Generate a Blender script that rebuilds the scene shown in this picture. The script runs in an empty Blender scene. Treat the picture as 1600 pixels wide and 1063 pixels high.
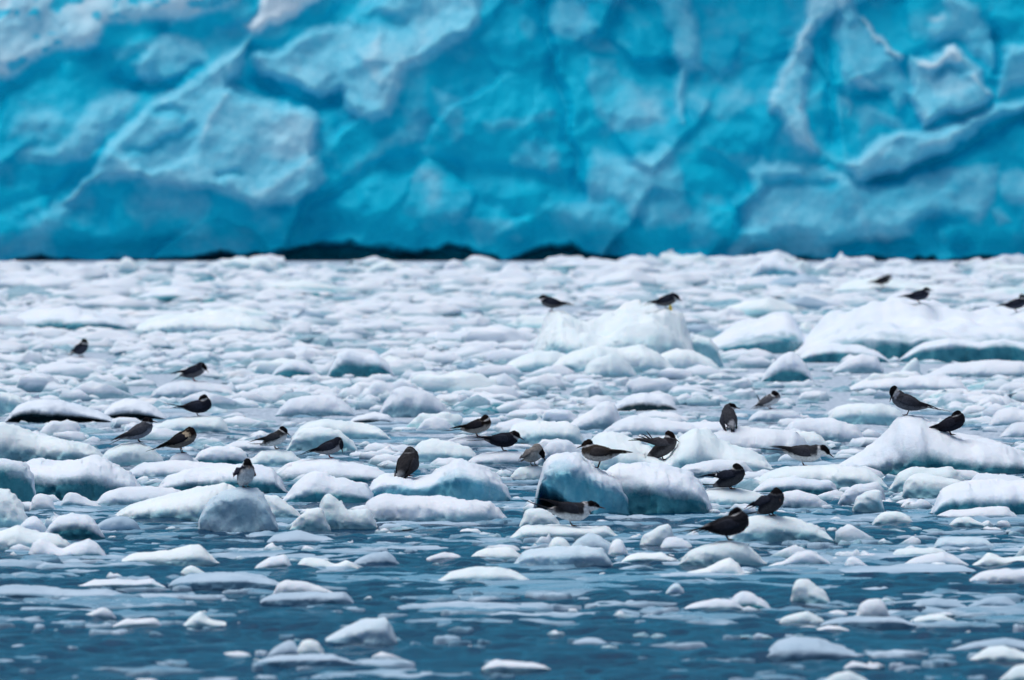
import bpy, bmesh, math, random
import numpy as np
from mathutils import Vector, Matrix
from mathutils.bvhtree import BVHTree

random.seed(7)
rng = np.random.default_rng(11)
S = bpy.context.scene
C = S.collection

# ------------------------------------------------------------------ camera
FPX = 20300.0          # focal length in pixels of a 1600 px wide picture (300 mm on a small sensor)
CAM_H = 2.6            # eye height above the sea, standing in a small boat
HOR = 155.0            # row of the horizon
cam_d = bpy.data.cameras.new('camera')
cam = bpy.data.objects.new('camera', cam_d)
C.objects.link(cam)
cam_d.sensor_width = 23.6
cam_d.lens = FPX * 23.6 / 1600.0
cam_d.clip_start = 0.5
cam_d.clip_end = 6000
cam.location = (0, 0, CAM_H)
cam.rotation_euler = (math.pi / 2 - math.atan((531.5 - HOR) / FPX), 0, 0)
cam_d.dof.use_dof = True
cam_d.dof.focus_distance = 86.0
cam_d.dof.aperture_fstop = 5.0
S.camera = cam

# ------------------------------------------------------------------ sky, sun, exposure
SUN_EL, SUN_AZ = math.radians(74), math.radians(-75)     # high, behind thick cloud, a little to the left
w = bpy.data.worlds.new('World')
S.world = w
w.use_nodes = True
nt = w.node_tree
nt.nodes.clear()
out = nt.nodes.new('ShaderNodeOutputWorld')
bg = nt.nodes.new('ShaderNodeBackground')
sky = nt.nodes.new('ShaderNodeTexSky')
sky.sky_type = 'NISHITA'
sky.sun_disc = False
sky.sun_elevation = SUN_EL
sky.sun_rotation = SUN_AZ
sky.dust_density = 4.0
sky.ozone_density = 1.0
# the overcast evens the blue out towards grey
hsv = nt.nodes.new('ShaderNodeHueSaturation')
hsv.inputs['Saturation'].default_value = 0.85
bg.inputs['Strength'].default_value = 0.12
nt.links.new(sky.outputs[0], hsv.inputs['Color'])
nt.links.new(hsv.outputs[0], bg.inputs['Color'])
nt.links.new(bg.outputs[0], out.inputs['Surface'])
sd = bpy.data.lights.new('sun', 'SUN')
sd.energy = 1.35
sd.angle = math.radians(50)
sd.color = (1.0, 0.96, 0.93)
sun = bpy.data.objects.new('sun', sd)
C.objects.link(sun)
dirv = Vector((math.sin(SUN_AZ) * math.cos(SUN_EL), math.cos(SUN_AZ) * math.cos(SUN_EL), math.sin(SUN_EL)))
sun.rotation_euler = dirv.to_track_quat('Z', 'Y').to_euler()
S.view_settings.view_transform = 'Standard'
S.view_settings.look = 'None'
S.view_settings.gamma = 1
S.view_settings.use_curve_mapping = False
S.view_settings.exposure = 0.14

# ------------------------------------------------------------------ numpy noise
def _hash(ix, iy, iz, seed):
    h = (ix.astype(np.int64) * 374761393 + iy.astype(np.int64) * 668265263 + iz.astype(np.int64) * 2147483647 + seed * 974634777) & 0xFFFFFFFF
    h = ((h ^ (h >> 13)) * 1274126177) & 0xFFFFFFFF
    h = h ^ (h >> 16)
    return (h & 0xFFFF) / 32767.5 - 1.0

def vnoise(p, seed=0):
    p = np.asarray(p, float)
    i = np.floor(p)
    f = p - i
    f = f * f * f * (f * (f * 6 - 15) + 10)
    ix, iy, iz = i[:, 0], i[:, 1], i[:, 2]
    r = 0
    for dx in (0, 1):
        wx = f[:, 0] if dx else 1 - f[:, 0]
        for dy in (0, 1):
            wy = f[:, 1] if dy else 1 - f[:, 1]
            for dz in (0, 1):
                wz = f[:, 2] if dz else 1 - f[:, 2]
                r = r + wx * wy * wz * _hash(ix + dx, iy + dy, iz + dz, seed)
    return r

def fbm(p, octv=4, seed=0, gain=0.5, lac=2.03):
    p = np.asarray(p, float)
    a, t, r = 1.0, 0.0, 0
    for o in range(octv):
        r = r + a * vnoise(p + o * 17.3, seed + o)
        t += a
        a *= gain
        p = p * lac
    return r / t * 1.6

def sstep(a, b, x):
    t = np.clip((x - a) / (b - a), 0, 1)
    return t * t * (3 - 2 * t)

# ------------------------------------------------------------------ materials
def new_mat(name):
    m = bpy.data.materials.new(name)
    m.use_nodes = True
    n = m.node_tree
    n.nodes.clear()
    o = n.nodes.new('ShaderNodeOutputMaterial')
    b = n.nodes.new('ShaderNodeBsdfPrincipled')
    n.links.new(b.outputs[0], o.inputs['Surface'])
    return m, n, b

def rgb(c):
    return (c[0], c[1], c[2], 1)

def nd(n, typ, **kw):
    x = n.nodes.new(typ)
    for k, v in kw.items():
        setattr(x, k, v)
    return x

def mixc(n, fac, a, b):
    m = n.nodes.new('ShaderNodeMix')
    m.data_type = 'RGBA'
    for sock, v in ((m.inputs[0], fac), (m.inputs[6], a), (m.inputs[7], b)):
        if hasattr(v, 'links'):
            n.links.new(v, sock)
        elif isinstance(v, (tuple, list)):
            sock.default_value = rgb(v)
        else:
            sock.default_value = v
    return m.outputs[2]

def mapr(n, v, a, b, c=0.0, d=1.0):
    m = n.nodes.new('ShaderNodeMapRange')
    n.links.new(v, m.inputs[0])
    m.inputs[1].default_value = a
    m.inputs[2].default_value = b
    m.inputs[3].default_value = c
    m.inputs[4].default_value = d
    return m.outputs[0]

def tex(n, scale, detail=4, rough=0.55, vec=None, dist=0.0):
    t = n.nodes.new('ShaderNodeTexNoise')
    t.inputs['Scale'].default_value = scale
    t.inputs['Detail'].default_value = detail
    t.inputs['Roughness'].default_value = rough
    t.inputs['Distortion'].default_value = dist
    if vec:
        n.links.new(vec, t.inputs['Vector'])
    return t.outputs[0]

def objco(n):
    g = n.nodes.new('ShaderNodeNewGeometry')
    return g.outputs['Position']

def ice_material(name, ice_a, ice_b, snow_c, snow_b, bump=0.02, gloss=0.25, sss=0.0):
    """snow lying on ice: the 'snow' attribute says how much snow covers each point, less where shaded fronts are painted in"""
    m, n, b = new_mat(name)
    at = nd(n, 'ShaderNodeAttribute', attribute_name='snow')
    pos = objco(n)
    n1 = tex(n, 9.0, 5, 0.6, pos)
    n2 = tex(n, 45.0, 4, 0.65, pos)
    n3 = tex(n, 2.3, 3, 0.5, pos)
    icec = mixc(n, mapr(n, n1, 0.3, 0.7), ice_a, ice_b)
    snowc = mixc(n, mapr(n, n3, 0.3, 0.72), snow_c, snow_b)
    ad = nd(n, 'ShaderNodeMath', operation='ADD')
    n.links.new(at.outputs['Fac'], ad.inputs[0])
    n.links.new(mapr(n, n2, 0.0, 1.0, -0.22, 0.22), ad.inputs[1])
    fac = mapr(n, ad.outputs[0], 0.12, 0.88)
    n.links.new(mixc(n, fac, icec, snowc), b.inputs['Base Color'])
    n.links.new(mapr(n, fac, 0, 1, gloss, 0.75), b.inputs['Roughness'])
    b.inputs['IOR'].default_value = 1.31
    b.inputs['Specular IOR Level'].default_value = 0.35
    if sss:
        b.inputs['Subsurface Weight'].default_value = sss
        b.inputs['Subsurface Radius'].default_value = (0.25, 0.7, 1.0)
        b.inputs['Subsurface Scale'].default_value = 0.07
    bp = nd(n, 'ShaderNodeBump')
    bp.inputs['Strength'].default_value = 0.55
    bp.inputs['Distance'].default_value = bump
    s = nd(n, 'ShaderNodeMath', operation='MULTIPLY_ADD')
    n.links.new(n2, s.inputs[0])
    s.inputs[1].default_value = 0.35
    n.links.new(n1, s.inputs[2])
    n.links.new(s.outputs[0], bp.inputs['Height'])
    n.links.new(bp.outputs[0], b.inputs['Normal'])
    return m

SNOW, SNOW_B = (0.73, 0.81, 0.89), (0.62, 0.73, 0.84)
M = {}
M['teal'] = ice_material('snow_on_teal_ice', (0.02, 0.17, 0.24), (0.07, 0.30, 0.37), SNOW, SNOW_B, sss=0.25)  # teal ice, kept darker so that front faces look shaded
M['cyan'] = ice_material('snow_on_pale_cyan_ice', (0.20, 0.47, 0.56), (0.36, 0.60, 0.68), (0.74, 0.83, 0.87), (0.62, 0.76, 0.82), sss=0.25)
M['blue'] = ice_material('snow_on_bright_blue_ice', (0.07, 0.36, 0.50), (0.20, 0.52, 0.64), SNOW, SNOW_B, sss=0.25)
M['grey'] = ice_material('wet_grey_ice', (0.10, 0.24, 0.36), (0.19, 0.35, 0.47), (0.46, 0.59, 0.71), (0.30, 0.45, 0.58), bump=0.012)
M['dark'] = ice_material('snow_over_hollow_shade', (0.006, 0.022, 0.03), (0.014, 0.05, 0.065), SNOW, SNOW_B)  # near-black face colour paints the shade inside the hollows
M['glass'] = ice_material('clear_bubbly_ice', (0.22, 0.42, 0.54), (0.38, 0.56, 0.68), (0.58, 0.72, 0.82), (0.46, 0.62, 0.73), bump=0.03, gloss=0.15, sss=0.2)
M['brash'] = ice_material('brash_snow_and_ice', (0.16, 0.34, 0.43), (0.28, 0.45, 0.54), (0.72, 0.79, 0.86), (0.60, 0.70, 0.80), sss=0.2)

def plumage_material():
    m, n, b = new_mat('plumage')
    at = nd(n, 'ShaderNodeAttribute', attribute_name='plumage')
    co = nd(n, 'ShaderNodeTexCoord').outputs['Object']
    t = tex(n, 90.0, 4, 0.6, co)
    n.links.new(mixc(n, mapr(n, t, 0.35, 0.75, 0.0, 0.45), at.outputs['Color'], (0.12, 0.125, 0.14)), b.inputs['Base Color'])
    m2 = nd(n, 'ShaderNodeVectorMath', operation='SCALE')
    n.links.new(at.outputs['Color'], m2.inputs[0])
    n.links.new(mapr(n, t, 0.25, 0.75, 0.6, 1.25), m2.inputs['Scale'])
    n.links.new(m2.outputs[0], b.inputs['Base Color'])
    b.inputs['Roughness'].default_value = 0.8
    b.inputs['Specular IOR Level'].default_value = 0.04
    bp = nd(n, 'ShaderNodeBump')
    bp.inputs['Strength'].default_value = 0.5
    bp.inputs['Distance'].default_value = 0.004
    n.links.new(t, bp.inputs['Height'])
    n.links.new(bp.outputs[0], b.inputs['Normal'])
    return m
M['plumage'] = plumage_material()

def plain(name, col, rough=0.5, scale=60, var=0.3):
    m, n, b = new_mat(name)
    co = nd(n, 'ShaderNodeTexCoord').outputs['Object']
    t = tex(n, scale, 3, 0.5, co)
    n.links.new(mixc(n, mapr(n, t, 0.3, 0.7), tuple(c * (1 - var) for c in col), tuple(c * (1 + var) for c in col)), b.inputs['Base Color'])
    b.inputs['Roughness'].default_value = rough
    return m
M['bill'] = plain('dark_red_horn', (0.035, 0.008, 0.008), 0.35)
M['eye'] = plain('black_eye', (0.003, 0.003, 0.003), 0.1)
M['yellow'] = plain('yellow_scrap', (0.55, 0.42, 0.05), 0.6)

def water_material():
    m, n, b = new_mat('sea_water')
    pos = objco(n)
    mp = nd(n, 'ShaderNodeMapping')
    n.links.new(pos, mp.inputs['Vector'])
    mp.inputs['Scale'].default_value = (1.0, 0.55, 1.0)
    t1 = tex(n, 13.0, 6, 0.66, mp.outputs[0], 0.4)
    t2 = tex(n, 0.35, 3, 0.5, pos)
    wc = mixc(n, mapr(n, t2, 0.35, 0.68), (0.001, 0.027, 0.073), (0.002, 0.056, 0.122))
    # slush and melt film, thick far out in the pack, thinning to open water near the boat
    sep = nd(n, 'ShaderNodeSeparateXYZ')
    n.links.new(pos, sep.inputs[0])
    dens = mapr(n, sep.outputs['Y'], 66, 118, -0.28, 0.26)
    mp2 = nd(n, 'ShaderNodeMapping')
    n.links.new(pos, mp2.inputs['Vector'])
    mp2.inputs['Scale'].default_value = (1.0, 0.35, 1.0)
    t3 = tex(n, 2.6, 6, 0.68, mp2.outputs[0], 0.6)
    ad = nd(n, 'ShaderNodeMath', operation='ADD')
    n.links.new(t3, ad.inputs[0])
    n.links.new(dens, ad.inputs[1])
    sl = mapr(n, ad.outputs[0], 0.47, 0.60)
    t4 = tex(n, 20.0, 4, 0.6, mp2.outputs[0])
    slc = mixc(n, mapr(n, t4, 0.3, 0.7), (0.28, 0.38, 0.49), (0.54, 0.63, 0.73))
    n.links.new(mixc(n, sl, wc, slc), b.inputs['Base Color'])
    n.links.new(mapr(n, sl, 0, 1, 0.12, 0.6), b.inputs['Roughness'])
    b.inputs['IOR'].default_value = 1.333
    b.inputs['Specular IOR Level'].default_value = 0.07
    bp = nd(n, 'ShaderNodeBump')
    bp.inputs['Strength'].default_value = 1.0
    bp.inputs['Distance'].default_value = 0.03
    n.links.new(t1, bp.inputs['Height'])
    n.links.new(bp.outputs[0], b.inputs['Normal'])
    return m
M['water'] = water_material()

def cliff_material():
    m, n, b = new_mat('glacier_ice')
    at = nd(n, 'ShaderNodeAttribute', attribute_name='frost')
    pos = objco(n)
    n1 = tex(n, 1.1, 6, 0.62, pos, 0.5)
    n2 = tex(n, 7.0, 5, 0.65, pos)
    n3 = tex(n, 34.0, 3, 0.6, pos)
    blue = mixc(n, mapr(n, n1, 0.3, 0.7), (0.0, 0.40, 0.62), (0.002, 0.57, 0.78))
    pale = mixc(n, mapr(n, n2, 0.3, 0.7), (0.13, 0.57, 0.76), (0.22, 0.66, 0.84))
    ad = nd(n, 'ShaderNodeMath', operation='ADD')
    n.links.new(at.outputs['Fac'], ad.inputs[0])
    n.links.new(mapr(n, n2, 0.2, 0.8, -0.07, 0.07), ad.inputs[1])
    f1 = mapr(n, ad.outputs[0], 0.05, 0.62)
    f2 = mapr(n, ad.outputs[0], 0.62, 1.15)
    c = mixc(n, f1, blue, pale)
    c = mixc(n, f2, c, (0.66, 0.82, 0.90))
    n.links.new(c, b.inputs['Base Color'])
    b.inputs['Roughness'].default_value = 0.5
    b.inputs['Specular IOR Level'].default_value = 0.08
    bp = nd(n, 'ShaderNodeBump')
    bp.inputs['Strength'].default_value = 0.4
    bp.inputs['Distance'].default_value = 0.04
    s = nd(n, 'ShaderNodeMath', operation='MULTIPLY_ADD')
    n.links.new(n3, s.inputs[0])
    s.inputs[1].default_value = 0.2
    n.links.new(n2, s.inputs[2])
    n.links.new(s.outputs[0], bp.inputs['Height'])
    n.links.new(bp.outputs[0], b.inputs['Normal'])
    return m
M['cliff'] = cliff_material()

# ------------------------------------------------------------------ mesh helpers
def mesh_np(name, V, F, attrs=None, smooth=True):
    """V (n,3); F (m,4) or (m,3) index array"""
    me = bpy.data.meshes.new(name)
    V = np.ascontiguousarray(V, dtype=np.float32)
    F = np.ascontiguousarray(F, dtype=np.int32)
    k = F.shape[1]
    me.vertices.add(len(V))
    me.vertices.foreach_set('co', V.ravel())
    me.loops.add(F.size)
    me.loops.foreach_set('vertex_index', F.ravel())
    me.polygons.add(len(F))
    me.polygons.foreach_set('loop_start', np.arange(0, F.size, k, dtype=np.int32))
    me.polygons.foreach_set('loop_total', np.full(len(F), k, dtype=np.int32))
    me.polygons.foreach_set('use_smooth', np.full(len(F), smooth, dtype=bool))
    for an, av in (attrs or {}).items():
        av = np.asarray(av, np.float32)
        if av.ndim == 1:
            a = me.attributes.new(an, 'FLOAT', 'POINT')
            a.data.foreach_set('value', av)
        else:
            a = me.attributes.new(an, 'FLOAT_COLOR', 'POINT')
            a.data.foreach_set('color', np.hstack([av, np.ones((len(av), 1), np.float32)]).ravel())
    me.update(calc_edges=True)
    return me

def link(name, me, mat=None, parent=None):
    o = bpy.data.objects.new(name, me)
    C.objects.link(o)
    if mat is not None and me is not None and not me.materials:
        me.materials.append(mat)
    if parent:
        o.parent = parent
    return o

def tag(o, label=None, cat=None, group=None, kind=None):
    if label: o['label'] = label
    if cat: o['category'] = cat
    if group: o['group'] = group
    if kind: o['kind'] = kind
    return o

def grid_faces(nr, nc, closed=False):
    i = np.arange(nr - 1)[:, None]
    j = np.arange(nc if closed else nc - 1)[None, :]
    j2 = (j + 1) % nc
    a = i * nc + j
    b = i * nc + j2
    c = (i + 1) * nc + j2
    d = (i + 1) * nc + j
    return np.stack([a, b, c, d], -1).reshape(-1, 4)

def dist_of(y):
    return FPX * CAM_H / (y - HOR)

def at(px, py, d):
    return Vector(((px - 800) / FPX * d, d, CAM_H - (py - HOR) / FPX * d))

# ------------------------------------------------------------------ the sea
def build_water():
    # rows follow the distance so that ripples stay real geometry where they can be seen
    ys = [50.0]
    while ys[-1] < 122:
        d = ys[-1]
        ys.append(d + 0.034 * (d / 58) ** 2)
    ys = np.array([-400, -60, 0, 30, 45] + ys + [125, 130, 140, 160, 190, 230, 300, 600, 1500, 4000])
    xs = np.concatenate([[-3000, -600, -100, -30, -12, -8], np.linspace(-5.6, 5.6, 330), [8, 12, 30, 100, 600, 3000]])
    X, Y = np.meshgrid(xs, ys)
    P = np.stack([X.ravel(), Y.ravel(), np.zeros(X.size)], 1)
    inside = (np.abs(P[:, 0]) < 5.6) & (P[:, 1] > 50) & (P[:, 1] < 122)
    q = P[inside]
    z = 0.016 * fbm(q * np.array([0.9, 0.8, 1]), 2, 3) + 0.020 * vnoise(q * np.array([4.2, 3.2, 1]) + 5, 9) + 0.011 * vnoise(q * np.array([11, 8, 1]), 12)
    fade = np.minimum(1, np.minimum((5.6 - np.abs(q[:, 0])) / 0.4, np.minimum((q[:, 1] - 50) / 2, (122 - q[:, 1]) / 12)))
    calm = np.clip(1.25 - (q[:, 1] - 60) / 60, 0.25, 1)
    P[inside, 2] = z * fade * calm
    me = mesh_np('sea', P, grid_faces(len(ys), len(xs)))
    tag(link('sea', me, M['water']), 'dark blue rippled sea water between the floes', kind='structure')
build_water()

# ------------------------------------------------------------------ the ice cliff
def seg_dist(px, py, ax, ay, bx, by):
    dx, dy = bx - ax, by - ay
    t = np.clip(((px - ax) * dx + (py - ay) * dy) / (dx * dx + dy * dy + 1e-9), 0, 1)
    return np.hypot(px - ax - t * dx, py - ay - t * dy)

def poly_sd(px, py, pts):
    """signed distance, positive inside"""
    n = len(pts)
    d = np.full(px.shape, 1e9)
    ins = np.zeros(px.shape, bool)
    for i in range(n):
        ax, ay = pts[i]
        bx, by = pts[(i + 1) % n]
        d = np.minimum(d, seg_dist(px, py, ax, ay, bx, by))
        cond = ((ay > py) != (by > py)) & (px < (bx - ax) * (py - ay) / ((by - ay) if by != ay else 1e-9) + ax)
        ins ^= cond
    return np.where(ins, d, -d)

def line_d(px, py, pts):
    d = np.full(px.shape, 1e9)
    for a, b in zip(pts[:-1], pts[1:]):
        d = np.minimum(d, seg_dist(px, py, *a, *b))
    return d

# (frost amount, how far the facet stands proud in metres, softness, outline) in rows and columns of the cliff face
FACETS = [
    (1.05, 0.30, 14, [(-330, -60), (420, -60), (365, 0), (340, 12), (310, 25), (270, 35), (220, 30), (165, 38), (148, 70), (110, 80), (80, 80), (55, 90), (40, 105), (10, 120), (-330, 110)]),
    (1.15, 0.45, 8, [(405, -20), (520, -30), (490, 0), (465, 20), (430, 40), (395, 54), (376, 42), (400, 25)]),
    (0.62, 0.50, 10, [(392, 80), (440, 70), (480, 42), (534, 30), (600, -40), (745, -40), (752, 30), (720, 65), (660, 95), (635, 105), (630, 140), (615, 182), (580, 190), (540, 168), (534, 150), (495, 157), (460, 145), (420, 122), (400, 120)]),
    (0.60, 0.75, 9, [(100, 318), (140, 270), (165, 230), (200, 195), (235, 160), (290, 125), (340, 90), (388, 58), (378, 100), (362, 130), (410, 150), (440, 160), (490, 170), (505, 190), (490, 215), (492, 240), (515, 280), (490, 305), (460, 318), (400, 322), (360, 305), (330, 300), (290, 302), (250, 295), (220, 280), (180, 285), (140, 285), (118, 310)]),
    (0.45, 0.25, 12, [(90, 225), (130, 190), (145, 160), (200, 140), (215, 150), (195, 190), (165, 215), (122, 252), (80, 256), (30, 248), (20, 240), (80, 225)]),
    (0.48, 0.28, 10, [(205, 100), (250, 55), (310, 65), (325, 90), (318, 102), (265, 130), (230, 137), (212, 120)]),
    (0.30, 0.10, 14, [(150, 60), (200, 45), (215, 70), (185, 95), (150, 85)]),
    (0.30, 0.15, 16, [(845, 10), (870, -10), (915, 10), (935, 45), (960, 80), (935, 90), (900, 70), (875, 55)]),
    (0.42, 0.25, 14, [(920, 85), (960, 95), (990, 130), (1030, 160), (1042, 190), (1000, 202), (960, 205), (930, 170), (915, 130)]),
    (0.40, 0.25, 16, [(930, 235), (990, 250), (1040, 225), (1062, 270), (1080, 350), (1010, 360), (960, 300), (922, 300)]),
    (0.45, 0.30, 12, [(1000, -20), (1075, -20), (1092, 40), (1096, 110), (1075, 115), (1066, 190), (1060, 180), (1058, 100), (1050, 60), (1028, 20)]),
    (0.34, 0.12, 16, [(800, 225), (840, 215), (872, 250), (860, 280), (810, 268), (790, 262)]),
    (0.34, 0.14, 14, [(682, 140), (720, 150), (735, 190), (715, 220), (690, 180)]),
    (0.30, 0.10, 14, [(750, 180), (820, 185), (870, 160), (880, 185), (800, 205), (760, 205)]),
    (0.28, 0.10, 14, [(590, 215), (640, 195), (670, 180), (660, 215), (600, 240), (560, 290), (540, 295), (560, 260)]),
    (0.30, 0.10, 14, [(660, 270), (690, 275), (690, 320), (670, 320)]),
    (0.30, 0.10, 16, [(730, 345), (800, 340), (820, 370), (790, 392), (745, 385)]),
    (0.62, 0.50, 7, [(1262, -20), (1330, -20), (1350, 30), (1330, 40), (1310, 22), (1282, 36), (1272, 60), (1266, 110), (1256, 150), (1262, 175), (1272, 210), (1282, 242), (1270, 242), (1250, 227), (1230, 200), (1215, 170), (1198, 168), (1200, 155), (1210, 130), (1230, 90), (1247, 60), (1258, 30)]),
    (0.55, 0.35, 10, [(1306, 20), (1345, 25), (1372, 58), (1402, 88), (1424, 132), (1432, 142), (1402, 172), (1385, 142), (1340, 130), (1330, 182), (1318, 150), (1310, 80)]),
    (0.95, 0.50, 5, [(1345, 22), (1353, 24), (1375, 55), (1402, 82), (1418, 92), (1408, 97), (1385, 82), (1362, 55)]),
    (0.72, 0.70, 8, [(1425, 85), (1455, 93), (1480, 70), (1496, 70), (1535, 112), (1550, 148), (1540, 166), (1500, 182), (1480, 178), (1440, 202), (1422, 150)]),
    (1.05, 0.25, 7, [(1428, 88), (1465, 95), (1482, 68), (1495, 70), (1505, 95), (1480, 100), (1465, 110), (1440, 105)]),
    (0.95, 0.20, 7, [(1505, 115), (1520, 112), (1548, 140), (1552, 152), (1540, 150), (1520, 125)]),
    (0.85, 0.15, 7, [(1318, 120), (1350, 115), (1372, 128), (1380, 142), (1350, 140)]),
    (0.62, 0.60, 8, [(1328, 258), (1380, 215), (1430, 205), (1500, 190), (1560, 165), (1900, 90), (1900, 160), (1600, 177), (1540, 197), (1500, 227), (1450, 257), (1410, 271), (1375, 281), (1340, 281)]),
    (0.50, 0.30, 12, [(1165, 265), (1190, 250), (1290, 265), (1330, 280), (1370, 290), (1420, 282), (1500, 262), (1562, 255), (1556, 310), (1530, 350), (1500, 342), (1450, 346), (1420, 370), (1380, 380), (1330, 385), (1290, 402), (1230, 402), (1190, 390), (1150, 412), (1140, 410), (1160, 360), (1166, 330)]),
    (0.45, 0.20, 10, [(1565, 270), (1900, 262), (1900, 318), (1580, 316), (1562, 290)]),
    (0.45, 0.15, 9, [(1549, 326), (1565, 324), (1582, 345), (1562, 356)]),
    (0.45, 0.30, 10, [(1480, -20), (1530, 8), (1556, 50), (1561, 70), (1558, 116), (1545, 110), (1530, 90), (1505, 58), (1462, 60), (1455, 42), (1480, 20)]),
    (0.62, 0.30, 8, [(1566, 76), (1590, 70), (1900, 70), (1900, 90), (1600, 132), (1562, 152)]),
    (0.70, 0.10, 8, [(1455, 25), (1480, 18), (1482, 30), (1460, 36)]),
    (0.40, 0.10, 12, [(1340, 170), (1360, 165), (1400, 180), (1415, 205), (1395, 200), (1370, 190), (1345, 215)]),
    (0.30, 0.10, 14, [(1080, 150), (1120, 160), (1160, 130), (1180, 160), (1140, 190), (1090, 185)]),
    (0.30, 0.10, 14, [(1110, 230), (1160, 240), (1180, 250), (1150, 290), (1130, 260)]),
    (0.28, 0.10, 14, [(1070, 300), (1130, 305), (1150, 330), (1130, 380), (1080, 390)]),
    (0.24, 0.10, 16, [(200, 320), (240, 315), (320, 310), (330, 330), (250, 345), (230, 360), (200, 335)]),
    (0.20, 0.10, 16, [(20, 180), (70, 170), (100, 190), (60, 215), (10, 220)]),
    (0.20, 0.10, 16, [(30, 370), (90, 330), (130, 300), (90, 360), (40, 395)]),
]
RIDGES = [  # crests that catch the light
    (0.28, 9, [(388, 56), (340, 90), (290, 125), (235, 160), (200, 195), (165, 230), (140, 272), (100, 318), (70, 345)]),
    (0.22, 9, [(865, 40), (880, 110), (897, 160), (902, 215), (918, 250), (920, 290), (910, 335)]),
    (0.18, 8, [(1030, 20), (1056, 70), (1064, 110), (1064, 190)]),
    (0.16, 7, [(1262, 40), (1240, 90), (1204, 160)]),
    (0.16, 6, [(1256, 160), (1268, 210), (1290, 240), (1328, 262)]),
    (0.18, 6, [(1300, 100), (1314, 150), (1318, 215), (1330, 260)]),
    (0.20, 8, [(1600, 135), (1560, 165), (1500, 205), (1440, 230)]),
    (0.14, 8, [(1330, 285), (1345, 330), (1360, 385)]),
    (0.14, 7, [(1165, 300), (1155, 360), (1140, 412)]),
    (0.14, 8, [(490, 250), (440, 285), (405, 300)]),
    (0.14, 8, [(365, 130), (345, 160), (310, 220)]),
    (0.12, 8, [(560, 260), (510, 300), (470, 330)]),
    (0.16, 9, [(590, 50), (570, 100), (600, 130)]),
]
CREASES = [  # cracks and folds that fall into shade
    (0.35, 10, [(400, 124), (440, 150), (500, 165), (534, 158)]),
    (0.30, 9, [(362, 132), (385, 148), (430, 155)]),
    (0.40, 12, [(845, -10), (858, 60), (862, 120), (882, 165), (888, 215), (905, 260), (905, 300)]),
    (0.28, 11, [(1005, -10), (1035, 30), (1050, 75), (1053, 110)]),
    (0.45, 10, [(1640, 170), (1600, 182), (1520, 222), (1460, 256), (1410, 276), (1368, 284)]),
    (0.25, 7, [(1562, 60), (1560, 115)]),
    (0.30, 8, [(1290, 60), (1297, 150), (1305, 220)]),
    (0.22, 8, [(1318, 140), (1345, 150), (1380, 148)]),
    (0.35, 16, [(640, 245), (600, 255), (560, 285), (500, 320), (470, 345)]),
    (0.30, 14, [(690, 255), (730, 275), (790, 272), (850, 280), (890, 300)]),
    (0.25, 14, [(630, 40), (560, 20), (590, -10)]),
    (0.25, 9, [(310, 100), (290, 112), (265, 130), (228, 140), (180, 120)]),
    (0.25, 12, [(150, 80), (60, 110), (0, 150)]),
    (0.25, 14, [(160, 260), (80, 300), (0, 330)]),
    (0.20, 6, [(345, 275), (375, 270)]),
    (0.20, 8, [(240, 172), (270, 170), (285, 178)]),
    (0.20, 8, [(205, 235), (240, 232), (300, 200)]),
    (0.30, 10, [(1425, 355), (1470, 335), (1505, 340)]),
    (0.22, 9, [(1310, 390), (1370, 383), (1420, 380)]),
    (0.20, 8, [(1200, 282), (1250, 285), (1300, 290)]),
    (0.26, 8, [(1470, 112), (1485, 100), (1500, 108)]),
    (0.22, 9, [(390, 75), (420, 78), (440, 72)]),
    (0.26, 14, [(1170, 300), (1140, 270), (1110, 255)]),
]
CLIFF_D = 208.5
# lower lip of the cliff, above the black sea caves: (column, row)
LIP = [(-3000, 414), (-200, 414), (0, 414), (60, 404), (120, 414), (230, 414), (300, 404), (345, 398), (385, 402), (415, 400), (440, 395), (500, 383), (545, 381), (580, 390), (610, 390), (650, 400), (700, 384), (745, 394),
       (785, 413), (815, 404), (850, 387), (890, 385), (925, 405), (960, 402), (1000, 412), (1040, 414), (1062, 403), (1085, 404), (1110, 414), (1180, 414), (1250, 406), (1300, 414), (1360, 405), (1420, 414), (1458, 401), (1470, 414), (1520, 404), (1600, 413), (2000, 414), (4600, 414)]

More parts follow.
